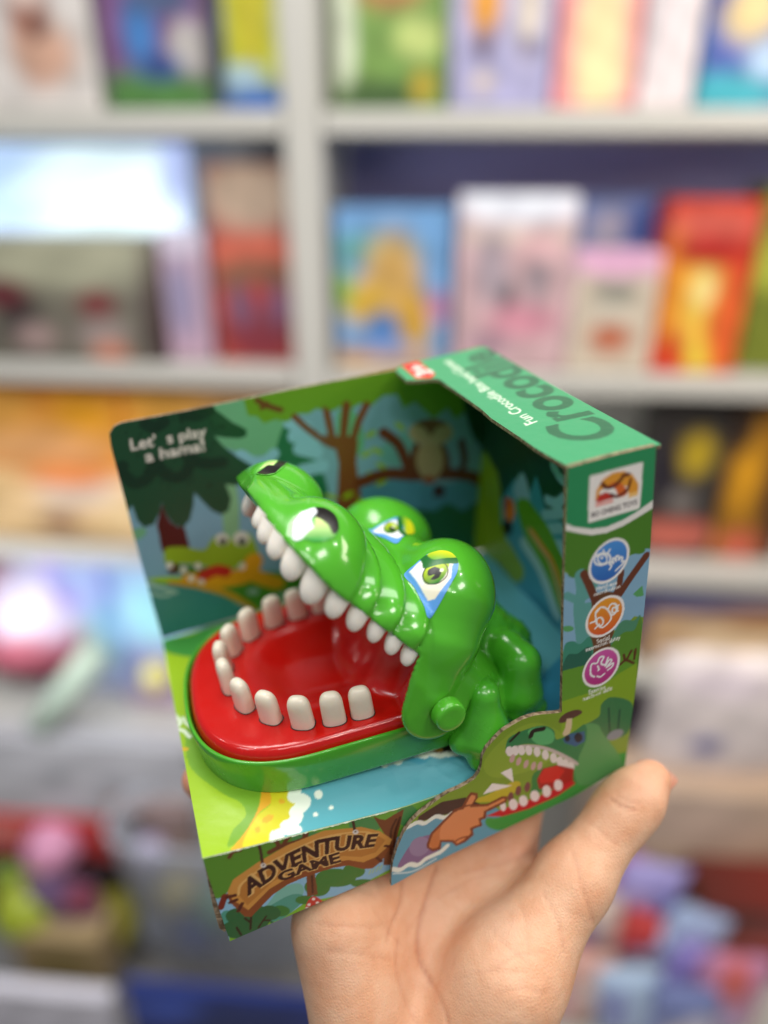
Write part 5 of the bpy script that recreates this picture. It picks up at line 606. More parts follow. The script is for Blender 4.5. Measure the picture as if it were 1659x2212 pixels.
for (x, y, ang) in TEETH:                    # the dark slots the teeth stand in
    i0 = len(Vt); t = np.linspace(0, 2 * np.pi, 20, endpoint=False); ca, sa = math.cos(ang), math.sin(ang)
    ex = np.sign(np.cos(t)) * np.abs(np.cos(t)) ** .7 * 4.05; ey = np.sign(np.sin(t)) * np.abs(np.sin(t)) ** .7 * 3.0
    q = np.stack([x + ex * ca - ey * sa, y + ex * sa + ey * ca], 1); zz = platez(q) + .12
    Vt = np.vstack([Vt, np.c_[q, zz]]); Fl.append(list(range(i0, i0 + 20))); slots.append(1)
plate = link('mouth_plate', mesh('mouth_plate', crocf(Vt), Fl, None, [0] * nred + [1] * len(slots)), [M_red, M_hole], croc)
def tooth_mesh(name, wx, wy, h, dome, taper, pw=2.6, n=28, fang=False):
    V, F = [], []; t = np.linspace(0, 2 * np.pi, n, endpoint=False)
    cx, cy = np.sign(np.cos(t)) * np.abs(np.cos(t)) ** (2 / pw), np.sign(np.sin(t)) * np.abs(np.sin(t)) ** (2 / pw)
    lv = [(0, 1)] + [((h - dome) * k / 5, 1 - taper * k / 5) for k in range(1, 6)]
    for a in np.linspace(0, math.pi / 2, 10)[1:]:
        lv.append((h - dome + dome * math.sin(a), (1 - taper) * max(math.cos(a), .02) ** (.85 if fang else .62)))
    for z, s_ in lv: V += [(wx * a * s_, wy * b_ * (s_ if fang else s_ ** 1.2), z) for a, b_ in zip(cx, cy)]
    for i in range(len(lv) - 1):
        for j in range(n): F.append((i * n + j, i * n + (j + 1) % n, (i + 1) * n + (j + 1) % n, (i + 1) * n + j))
    F.append(tuple(range((len(lv) - 1) * n, len(lv) * n))); return np.array(V), F
TV, TF = tooth_mesh('tooth', 3.75, 2.7, 12.6, 4.4, .04)
for k, (x, y, ang) in enumerate(TEETH):
    ca, sa = math.cos(ang), math.sin(ang); lean = rnd.uniform(-.05, .05)
    h = 1 + rnd.uniform(-.03, .03); Z = TV[:, 2] * h; X = TV[:, 0] + lean * Z; Y = TV[:, 1] + .05 * Z
    zb = float(platez(np.array([[x, y]]))[0]) - .8
    q = np.stack([x + X * ca - Y * sa, y + X * sa + Y * ca, Z + zb], 1)
    link('tooth', mesh('tooth', crocf(q), TF), M_tooth, croc)
# hollow upper jaw and head, modelled in its own frame: s forward from the hinge, l towards the viewer, n up
JO = np.array([80, 49.5, 50.]); JS = np.array([-0.559193,0.0,0.829038]); JL = np.array([0.082492,-0.995037,0.055642]); JN = np.array([0.824923,0.099504,0.556418])
def jaww(P): P = np.asarray(P, float); return raw(JO + P[..., 0:1] * JS + P[..., 1:2] * JL + P[..., 2:3] * JN)
N0 = 2.2
def jw(s):                                   # half width of the muzzle
    w_ = 43.0 - 3.2 * np.clip((s - 24) / 30, 0, 1) - 3.2 * np.clip((s - 56) / 12, 0, 1)
    e = np.clip((s - 59) / 23.6, 0, 1.02); return w_ * np.clip(1 - e ** 2.7, 0, 1) ** .5
def lip(s): return 1.6 * np.clip((46 - s) / 21, 0, 1) - .6 * np.exp(-((s - 60) / 9) ** 2) + 1.6 * np.clip((s - 78) / 4, 0, 1)
def head_sdf(P, inner=0.):
    s, l, n = P[..., 0], P[..., 1], P[..., 2]; al_ = np.abs(l); M = np.stack([s, al_, n], -1)
    dn = lip(s); n0_ = n; n = n - dn; ww = jw(s); hgt = 16.8 - 2.6 * sm01((s - 46) / 12)
    rim = (np.clip(1 - (np.clip((s - 56) / 26, 0, 1.02)) ** 2.6, 0, 1)) ** .5; hgt = hgt * np.clip(rim, .0, 1)
    tilt = s - .05 * (n - N0)
    ring = np.zeros_like(s)
    for c0, c1, hi_, lo_ in ((26.5, 36, 1.9, -1.9), (36, 45, 1.0, -2.9), (45, 54.5, 0., -3.9)):
        t = (tilt - c0) / (c1 - c0); m_ = (t >= 0) & (t < 1); tc_ = np.clip(t, 0, 1)
        up_ = np.clip(tc_ / .22, 0, 1); prev = {26.5: 0., 36: -1.2, 45: -1.9}[c0]
        ring = np.where(m_, np.where(tc_ < .22, prev * 0 + (lo_ - .4) * (1 - up_) + hi_ * np.sqrt(np.clip(1 - (1 - up_) ** 2, 0, 1)) - 0 * up_, hi_ + (lo_ - hi_) * ((tc_ - .22) / .78) ** 1.8), ring)
    ring = np.where(tilt >= 54.5, -1.0, ring) * np.clip(.25 + (n - N0) / 6, .25, 1)
    a = np.maximum(ww - .6 + ring, .6); t_ = np.maximum(hgt + ring, .6)
    q = (np.abs(l) / a) ** 2.5 + (np.maximum(n - N0, -3) / t_) ** 2.3 * np.sign(n - N0); q = np.where(n < N0, (np.abs(l) / a) ** 2.5, q)
    q = np.maximum(q, 1e-6) ** (1 / 2.4); d = (q - 1) * np.minimum(a, t_ * 1.35)
    d = smax(d, s - 82.4 - .26 * np.minimum(l, 0), 1.2); d = np.where(ww < .8, np.maximum(d, 1.0), d)
    bulb = ell(M, (60.8, 17.8, 4.4), (17.3, 17.6, 15.9)); side = ell(M, (59, 26, -1), (17.5, 13.8, 15)); bulb = smin(bulb, side, 4)
    bulb = smax(bulb, 53.2 - s + .05 * (n - N0), 2.6); d = smin(d, bulb, 2.2)
    hd = ell(M, (20, 0, 12), (14.5, 36, 18.5))
    far = np.where(l < 0, 1., 0.)[..., None]; eye = ell(M + far * np.array([4.8, 0, 1.4]), (19.5, 21.5, 22.5), (14.2, 17, 17)); hd = smin(hd, eye, 5)
    band = cap(M, (18.5, 27, 20.5), (15.2, 32.3, 11), 15, 12.6); band = smin(band, cap(M, (15.2, 32.3, 11), (8.4, 36.2, -2.5), 12.6, 8.6), 2); hd = smin(hd, band, 6)
    d = smin(d, hd, .8)
    d = np.where(s > 55, smax(d, s - 82.4 - .26 * np.minimum(l, 0), 1.5), d)
    # flat hinge cheek
    n = n0_
    fl = np.sqrt((s - 6.) ** 2 + (n + 4.2) ** 2) - 10.8
    u = np.clip(((s - 6) * 9 + (n + 4.2) * 13) / (9 ** 2 + 13 ** 2), 0, 1); fl = np.minimum(fl, np.sqrt((s - 6 - 9 * u) ** 2 + (n + 4.2 - 13 * u) ** 2) - (10.8 - .2 * u))
    slab = smax(fl, np.abs(al_ - 42.2 + .42 * np.maximum(n + 3, 0)) - .8, .5); d2 = smin(d, slab, 3.0)
    low = np.maximum(N0 - n, 0 * s - 40)                               # the jaw edge is cut flat, the cheek runs on below it
    front = smax(d2, np.maximum(N0 + dn - n, -1e3), .5)
    cheek = smax(smax(d2, 41.9 - al_, .6), s - 25 + .9 * np.maximum(N0 + 1 - n, 0) * .5, .8)
    cheek = smax(cheek, fl - 1.5, .6)
    return np.minimum(front, cheek)
def head_shell(P):
    d = head_sdf(P); s, l, n = P[..., 0], P[..., 1], P[..., 2]
    inn = head_sdf(np.stack([s, l, np.maximum(n, N0 + 6)], -1)) + 2.6
    inn = np.where(n < N0 + 6, np.maximum(inn, np.abs(l) - jw(s) + 3.2), inn); inn = np.maximum(inn, np.abs(l) - 41.3)
    return np.maximum(d, -inn)
V, F, G_ = surface(head_shell, (-18, -48, -18), (88, 48, 44), .95)
head = link('upper_jaw', mesh('upper_jaw', jaww(V), F[:, ::-1]), M_green, croc)
mt = Matrix.Identity(4)
bvh = BVHTree.FromPolygons([Vector(v) for v in V.tolist()], F.tolist())
# upper teeth
FV, FF = tooth_mesh('fang', 3.9, 3.0, 7.6, 5.2, .08, pw=2.2, fang=True)
up = [(26.4, .78), (33.2, .78), (40.5, .78), (48.2, .88), (56.4, .96), (64.2, 1.14), (71.2, 1.04), (75.8, .9), (78.5, .82), (80.2, .7)]
for sgn in (1, -1):
    for k, (s_, sc) in enumerate(up):
        if sgn < 0:
            if s_ > 72: continue
            s_ = 26 + (s_ - 26) * .8
        l_ = max(float(jw(np.array(s_))) - 3.6, 2.5); l2 = max(float(jw(np.array(s_ + .5))) - 3.6, 0); l0 = float(jw(np.array(s_ - .5))) - 3.6
        if k == 99: l_ = 5.2
        tx_, ty_ = 1.0, l2 - l0; L_ = math.hypot(tx_, ty_); tx_, ty_ = tx_ / L_, ty_ / L_
        ox, oy = -ty_, tx_                       # outward
        X, Y, Z = FV[:, 0] * sc, FV[:, 1] * sc, FV[:, 2] * sc
        q = np.stack([s_ - .28 * Z + X * tx_ + (Y + .08 * Z) * ox, sgn * (l_ + X * ty_ + (Y + .08 * Z) * oy), N0 + float(lip(np.array(float(s_)))) + .5 - Z], 1)
        link('upper_tooth', mesh('upper_tooth', jaww(q), FF if sgn < 0 else [f[::-1] for f in FF]), M_tooth2, croc)
# hinge knob on the near cheek
def lathe(prof, n=40):
    V, F = [], []; t = np.linspace(0, 2 * np.pi, n, endpoint=False)
    for r_, h in prof: V += [(r_ * math.cos(a), r_ * math.sin(a), h) for a in t]
    for i in range(len(prof) - 1):
        for j in range(n): F.append((i * n + j, i * n + (j + 1) % n, (i + 1) * n + (j + 1) % n, (i + 1) * n + j))
    F.append(tuple(range((len(prof) - 1) * n, len(prof) * n))); return np.array(V, float), F
kv, kf = lathe([(5.2, 0), (5.2, .3), (5.0, 2.4), (4.7, 3.0), (4.2, 3.25), (2.5, 3.15), (.01, 3.1)])
for sgn in (1, -1):
    q = np.stack([kv[:, 0] + 4., sgn * (45.0 + kv[:, 2] * 1.25), kv[:, 1] - 3.6], 1)
    link('hinge_knob', mesh('hinge_knob', jaww(q), kf), M_green, croc)
# stickers pressed onto the skin
JP = {"eye":[[34.0,27.0,25.0],[0.71067,-0.49747,-0.49747],[0.0,0.70711,-0.70711],[0.70353,0.50252,0.50252]],"nostril":[[72.0,27.0,13.0],[0.88608,-0.37718,-0.26942],[0.0,0.58124,-0.81373],[0.46352,0.72104,0.51503]],"eye2":[[29.5,-15.0,27.0],[0.58033,-0.49998,-0.64283],[0.0,0.78935,-0.61394],[0.81438,0.35629,0.45809]],"nostril2":[[70.0,-14.0,13.0],[0.68472,-0.11082,-0.72034],[0.0,0.98837,-0.15206],[0.72881,0.10412,0.67675]]}
def sticker(name, key, mir, label=None):
    c, e1, e2, n = [np.array(a) for a in JP[key]]
    if mir: c, e1, e2, n = [a * [1, -1, 1] for a in (c, e1, e2, n)]
    Q = catmull(OUTL[key], True, 5); P, F, B = grid_sheet(Q, .28)
    cv = Canvas(P[:, 0].min() - 1, P[:, 1].min() - 1, P[:, 0].max() + 1, P[:, 1].max() + 1, 9); cv.run(ART[key]); col = cv.sample(P)
    V = []
    for u, v in P:
        o = c + e1 * u + e2 * v + n * 14; h = bvh.ray_cast(Vector(o), Vector(-n))
        V.append(np.array(h[0]) + n * .26 if h[0] is not None else c + e1 * u + e2 * v)
    V = np.array(V)
    o = link(name, mesh(name, jaww(V), F.tolist() if not mir else F[:, ::-1].tolist(), col), M_stick, head)
    if label: o['label'] = label
sticker('eye_sticker', 'eye', False); sticker('eye_sticker', 'eye2', False)
sticker('nostril_sticker', 'nostril', False, 'torn nostril sticker with bare white backing'); sticker('nostril_sticker', 'nostril2', False)
# body with legs and toes (box millimetres)
def body_sdf(P):
    x, y, z = P[..., 0], np.abs(P[..., 1] - 49.5), P[..., 2] - PH; M = np.stack([x, y, z], -1)
    d = ell(M, (97, 0, 8), (24, 30, 22)); d = smin(d, ell(M, (84, 0, 7), (11, 36, 8)), 6)
    d = smin(d, cap(M, (104, 8, 14), (116, 14, 10), 14, 9), 6); d = d - .35 * np.sin(x * .9) * np.sin(y * .9) * np.sin(z * .9)
    leg = cap(M, (95, 34, 13), (93.5, 40.5, 15.5), 7, 4.4); leg = smin(leg, cap(M, (93.5, 40.5, 15.5), (92, 41, 2), 4.6, 10), 3)
    for tx_, ty_, tz_ in ((84.2, 42, .5), (88.6, 46, -5.0), (98, 45.5, -3.5)): leg = smin(leg, cap(M, (91.5, 41.5, 2.5), (tx_, ty_, tz_), 5.5, 4.0), 2.0)
    d = smin(d, leg, 1.5)
    leg = cap(M, (110, 26, 17), (111, 33.5, 17), 7, 6); leg = smin(leg, cap(M, (111, 33.5, 17), (109.5, 34, 7), 6, 8.6), 3)
    for tx_, ty_, tz_ in ((101.5, 35.5, 5), (106, 37.5, .5), (115, 37.5, 0)): leg = smin(leg, cap(M, (109, 35.5, 7), (tx_, ty_, tz_), 5, 3.3), 2.2)
    d = smin(d, leg, 2)
    return smax(d, -(z + 8.5), .4)
V, F, _ = surface(body_sdf, (68, -6, PH - 11), (130, 105, PH + 40), 1.0)
link('body', mesh('body', raw(V), F[:, ::-1]), M_green2, croc)

# ------------------------------------------------------------------ hand (camera-aligned millimetres: x right, y up, z away)
cr_, ci_ = math.cos(PITCH), math.sin(PITCH); CU = np.array([0, ci_, cr_]); CF = np.array([0, cr_, -ci_])
def camw(P): P = np.asarray(P, float) / 1000; return P[..., 0:1] * [1, 0, 0] + P[..., 1:2] * CU + P[..., 2:3] * CF + [0, 0, CAM_H]
def tobox(P): Q = P[..., 0:1] * np.array([1., 0, 0]) + P[..., 1:2] * CU + P[..., 2:3] * CF; return (Q - T) @ R
H = {"palm":[[[[[-8.1,-122.6,266.0],[-2.9,-216.5,242.0],14,15],[[6.4,-116.3,277.1],[6.0,-217.6,240.0],13,15],[[25.1,-111.5,282.4],[22.8,-215.8,238.0],13,15],[[45.4,-107.9,283.0],[33.8,-212.9,238.0],12.5,15],[[45.4,-107.9,283.0],[-8.1,-122.6,266.0],11,12]],10],[[[[-15.9,-137.5,250.0],[-4.5,-185.2,246.0],15,15]],10],[[[[62.8,-122.1,250.0],[40.1,-148.9,241.0],12,15.8],[[40.1,-148.9,241.0],[23.5,-186.5,238.0],15.8,17]],12],[[[[20,-262,236],[22,-420,225],25,30],[[2,-255,237],[4,-420,228],20,26],[[36,-255,236],[40,-420,226],20,26]],14]],"hollow":[[9.7,-119.5,208.0],[22,34,17]],"fingers":[[[[45.4,-107.9,283.0],[23.0,-88.2,314.0],10.0,9.2],[[23.0,-88.2,314.0],[9.7,-79.5,330.4],9.2,8.4],[[9.7,-79.5,330.4],[0.4,-73.3,342.5],8.4,7.6]],[[[25.1,-111.5,282.4],[-6.4,-94.2,309.7],10.3,9.47],[[-6.4,-94.2,309.7],[-26.0,-85.6,325.9],9.47,8.63],[[-26.0,-85.6,325.9],[-39.0,-80.4,337.0],8.63,7.8]],[[[6.4,-116.3,277.1],[-29.8,-104.2,295.5],10.0,9.17],[[-29.8,-104.2,295.5],[-52.9,-99.6,305.1],9.17,8.33],[[-52.9,-99.6,305.1],[-68.3,-97.0,311.8],8.33,7.5]],[[[-8.1,-122.6,266.0],[-35.2,-116.8,273.4],9.0,8.07],[[-35.2,-116.8,273.4],[-56.2,-112.4,279.2],8.07,7.13],[[-56.2,-112.4,279.2],[-66.7,-96.8,271.9],7.13,6.2]]],"thumb":[[[63.1,-122.1,250.0],[80.9,-102.5,256.0],12,9.6],[[80.9,-102.5,256.0],[86.1,-97.8,258.0],9.6,9.3],[[86.1,-97.8,258.0],[92.8,-93.2,262.0],9.2,6.8]],"creases":[[[[942.1,1876.6],[920.9,1940.0],[904.0,2008.8],[904.0,2067.0],[926.2,2114.6],[952.6,2162.2],[968.5,2211.9]],4.88,0.65],[[[868.0,1908.3],[863.8,1955.9],[844.2,2003.5],[836.3,2035.3]],4.5,0.43],[[[860.1,2030.0],[857.4,2098.7],[878.6,2167.5],[899.7,2211.9]],4.5,0.25],[[[672.3,1992.9],[735.8,2000.9],[815.1,2000.9],[852.1,1982.4]],3.75,0.22],[[[709.3,2056.4],[778.1,2061.7],[841.5,2072.3]],3.75,0.22],[[[1174.8,1929.5],[1206.6,1992.9],[1219.8,2056.4]],4.5,0.25],[[[1238.3,1844.8],[1259.5,1918.9],[1280.6,1992.9]],4.5,0.29],[[[1320.3,1725.8],[1344.1,1741.7],[1370.6,1749.6]],3.75,0.43],[[[1330.9,1715.2],[1354.7,1729.5],[1381.1,1736.4]],3.0,0.25],[[[1248.9,1765.5],[1285.9,1786.6],[1328.2,1823.7]],3.75,0.22],[[[1053.2,1998.2],[1090.2,2040.6],[1137.8,2077.6]],3.75,0.22],[[[1063.7,2098.7],[1111.3,2067.0],[1174.8,2056.4]],3.75,0.22],[[[973.8,2119.9],[1053.2,2098.7],[1132.5,2098.7]],3.75,0.2],[[[1005.5,1887.1],[1079.6,1866.0],[1185.4,1829.0],[1227.7,1813.1]],5.25,0.22],[[[968.5,1929.5],[1026.7,1897.7],[1106.0,1881.9]],4.5,0.16],[[[1111.3,1929.5],[1137.8,1992.9],[1143.1,2056.4]],3.75,0.16],[[[1069.0,2151.6],[1121.9,2135.8],[1180.1,2146.4]],3.75,0.18],[[[878.6,2014.1],[920.9,1961.2],[984.4,1918.9]],3.0,0.14],[[[804.5,1961.2],[836.3,2008.8],[868.0,2045.8]],3.0,0.18],[[[788.6,2056.4],[825.7,2024.7],[852.1,2014.1]],3.0,0.14]],"tints":[[1400,1670,90,80,0.22,"d68c70"],[1130,1830,120,40,0.3,"d4876a"],[740,2080,90,120,0.25,"e8b496"],[1050,2080,120,110,0.22,"ecbc9c"],[900,2000,60,120,0.2,"d08c6c"],[1080,1990,60,60,0.1,"b0a8b0"],[390,1690,40,60,0.5,"d07a62"]],"lo":[-95,-330,190],"hi":[112,-60,375],"nail":[[98.2,-96.1,266.6],[1,0.95,0.2],[0.75,-0.35,0.75]]}
def hand_sdf(P):
    d = None
    for grp, k in H['palm']:
        for a, b_, ra, rb in grp:
            c = cap(P, a, b_, ra, rb); d = c if d is None else smin(d, c, k)
    d = smax(d, -(ell(P, H['hollow'][0], H['hollow'][1])), 9)
    for fing in H['fingers']:
        f = None
        for a, b_, ra, rb in fing:
            c = cap(P, a, b_, ra, rb); f = c if f is None else smin(f, c, 2.5)
        d = smin(d, f, 6)
    for a, b_, ra, rb in H['thumb']: d = smin(d, cap(P, a, b_, ra, rb), 5.5)
    B_ = tobox(P); q = np.abs(B_ - [72.5, 56, 64]) - [73.3, 58.8, 65.2]
    sb = np.linalg.norm(np.maximum(q, 0), axis=-1) + np.minimum(q.max(-1), 0)
    return smax(d, -sb + .3, 1.2)
V, F, Gn = surface(hand_sdf, H['lo'], H['hi'], 1.05, 2)
px = np.stack([829.5 + 1625.4 * V[:, 0] / V[:, 2], 1106 - 1625.4 * V[:, 1] / V[:, 2]], 1)
Gn /= np.linalg.norm(Gn, axis=1)[:, None] + 1e-9; face = np.clip(-Gn[:, 2] * 1.5, 0, 1)
def pdist(P, L):
    L = catmull(L, False, 4); best = np.full(len(P), 1e9)
    for a, b_ in zip(L[:-1], L[1:]):
        d = b_ - a; t = np.clip(((P - a) @ d) / (d @ d + 1e-9), 0, 1); best = np.minimum(best, ((P - a - t[:, None] * d) ** 2).sum(1))
    return np.sqrt(best)
col = np.tile(srgb('e4b796'), (len(V), 1)); dark = srgb('b5745a'); red = srgb('d98a70'); disp = np.zeros(len(V))
for L, wd, dep in H['creases']:
    dd = pdist(px, L); g = np.exp(-(dd / wd) ** 2) * face; disp += g * dep; col += (dark - col) * (g * min(.75, dep * .8))[:, None]
for (cx_, cy_, rx_, ry_, am, cc) in H['tints']:
    g = np.exp(-(((px[:, 0] - cx_) / rx_) ** 2 + ((px[:, 1] - cy_) / ry_) ** 2)) * am; col += (srgb(cc) - col) * g[:, None]
V = V - Gn * disp[:, None]
hand = link('hand', mesh('hand', camw(V), F[:, ::-1], col), M_skin)
hand.data.name = 'hand'
tag(hand, 'bare open right hand and wrist, palm up, carrying the display box', 'hand')
# thumb nail, seen edge on
nl = H['nail']; c, ax_, nr = np.array(nl[0]), np.array(nl[1]), np.array(nl[2]); ax_ = ax_ / np.linalg.norm(ax_); nr = nr - ax_ * (nr @ ax_); nr /= np.linalg.norm(nr); sd_ = np.cross(ax_, nr)
V, F = [], []
for i in range(9):
    for j in range(9):
        u, v = (i / 8 - .5) * 2, (j / 8 - .5) * 2; k = 1 - .25 * max(u, 0) * v * v
        V.append(c + ax_ * u * 5.2 * k + sd_ * math.sin(v * .95) * 6.0 + nr * (math.cos(v * .95) * 6.9 - 6.9 + .2 - .5 * u * u))
for i in range(8):
    for j in range(8): F.append((i * 9 + j, i * 9 + j + 1, i * 9 + j + 10, i * 9 + j + 9))
M_nail, _, _ = bsdf('nail', col=tuple(srgb('e0b09a')), rough=.3, sss=.1)
nail = link('thumb_nail', mesh('thumb_nail', camw(V), F), M_nail, hand)

# ------------------------------------------------------------------ the shop shelving behind, out of focus
PHI = math.radians(5); SX = np.array([math.cos(PHI), -math.sin(PHI), 0]); SY = np.array([math.sin(PHI), math.cos(PHI), 0]); SO = np.array([0, 1.2, CAM_H - 1.5])
def shw(P): P = np.asarray(P, float).reshape(-1, 3); return SO + P[:, 0:1] * SX + P[:, 1:2] * SY + P[:, 2:3] * np.array([0, 0, 1.])
def rbox(x0, x1, y0, y1, z0, z1, b_=.003, nx=1, nz=1):
    """box with bevelled vertical and top edges: chamfered loops; front face gridded"""
    V, F = [], []
    def add(P_): V.extend(P_); return len(V) - len(P_)
    X = np.linspace(x0 + b_, x1 - b_, nx + 1); Z = np.linspace(z0 + b_, z1 - b_, nz + 1)
    i0 = add([(x, y0, z) for z in Z for x in X])
    for j in range(nz):
        for i in range(nx): a = i0 + j * (nx + 1) + i; F.append((a, a + 1, a + nx + 2, a + nx + 1))
    bk = add([(x, y1, z) for z in (z0 + b_, z1 - b_) for x in (x0 + b_, x1 - b_)]); F.append((bk + 1, bk, bk + 2, bk + 3))
    l = add([(x0, y0 + b_, z0 + b_), (x0, y1 - b_, z0 + b_), (x0, y1 - b_, z1 - b_), (x0, y0 + b_, z1 - b_)]); F.append((l + 1, l, l + 3, l + 2))
    r_ = add([(x1, y0 + b_, z0 + b_), (x1, y1 - b_, z0 + b_), (x1, y1 - b_, z1 - b_), (x1, y0 + b_, z1 - b_)]); F.append((r_, r_ + 1, r_ + 2, r_ + 3))
    t = add([(x0 + b_, y0 + b_, z1), (x1 - b_, y0 + b_, z1), (x1 - b_, y1 - b_, z1), (x0 + b_, y1 - b_, z1)]); F.append((t, t + 1, t + 2, t + 3))
    d = add([(x0 + b_, y0 + b_, z0), (x1 - b_, y0 + b_, z0), (x1 - b_, y1 - b_, z0), (x0 + b_, y1 - b_, z0)]); F.append((d + 3, d + 2, d + 1, d))
    A, B_, C_, D_ = i0, i0 + nx, i0 + nz * (nx + 1) + nx, i0 + nz * (nx + 1)
    F += [(l, A, D_, l + 3), (B_, r_, r_ + 3, C_), (l + 1, l + 2, bk + 2, bk), (r_ + 1, bk + 1, bk + 3, r_ + 2),
          (l + 3, t, t + 3, l + 2), (r_ + 3, r_ + 2, t + 2, t + 1), (l, l + 1, d + 3, d), (r_, d + 1, d + 2, r_ + 1),
          (bk + 2, t + 3, t + 2, bk + 3), (bk, bk + 1, d + 2, d + 3),
          (l, d, A), (r_, B_, d + 1), (l + 3, D_, t), (r_ + 3, t + 1, C_), (l + 2, t + 3, bk + 2), (r_ + 2, bk + 3, t + 2), (l + 1, bk, d + 3), (r_ + 1, d + 2, bk + 1)]
    F.append(tuple([A + i for i in range(nx, -1, -1)] + [d, d + 1])); F.append(tuple([D_ + i for i in range(nx + 1)] + [t + 1, t]))
    return np.array(V, float), F
shelf = empty('shelving_unit', tuple(shw([[-.1, .1, -.25]])[0])); tag(shelf, 'white laminate shop shelving filled with toys behind the hand', 'shelving')
def part(name, x0, x1, y0, y1, z0, z1, mat, parent=shelf, b_=.003):
    V, F = rbox(x0, x1, y0, y1, z0, z1, b_); return link(name, mesh(name, shw(V), F), mat, parent, smooth=False)
part('post', -.145, -.09, -.004, .24, -.25, 2.1, M_lam)
for x0, x1 in ((-1.3, -.147), (-.088, 1.3)):
    for z0, z1 in ((1.525, 1.558), (1.15, 1.183), (.800, .833)): part('shelf_board', x0, x1, 0, .24, z0, z1, M_lam)
part('shelf_board', -1.3, -.147, -.03, .24, .365, .398, M_lam); part('shelf_board', -.088, 1.3, -.03, .24, .60, .633, M_lam)
part('back_board', -1.3, -.147, .242, .25, -.25, 2.1, M_lam); part('back_board', -.088, 1.3, .242, .25, -.25, 1.15, M_lam); part('back_board', -.088, 1.3, .242, .25, 1.523, 2.1, M_lam)
part('back_board', -.088, 1.3, .242, .25, 1.184, 1.522, M_back)
part('plinth', -1.3, -.147, -.40, -.0, -.25, -.21, M_floor)
fl = link('floor', mesh('floor', [(-4, -3, 0), (4, -3, 0), (4, 3, 0), (-4, 3, 0)], [(0, 1, 2, 3)]), M_floor, None, False); tag(fl, kind='structure')
tb = part('display_table', .28, 1.2, -.46, -.12, -.25, .06, M_lam, None); tag(tb, 'low white display block under the pile of sweet bags at the bottom right', 'display block')

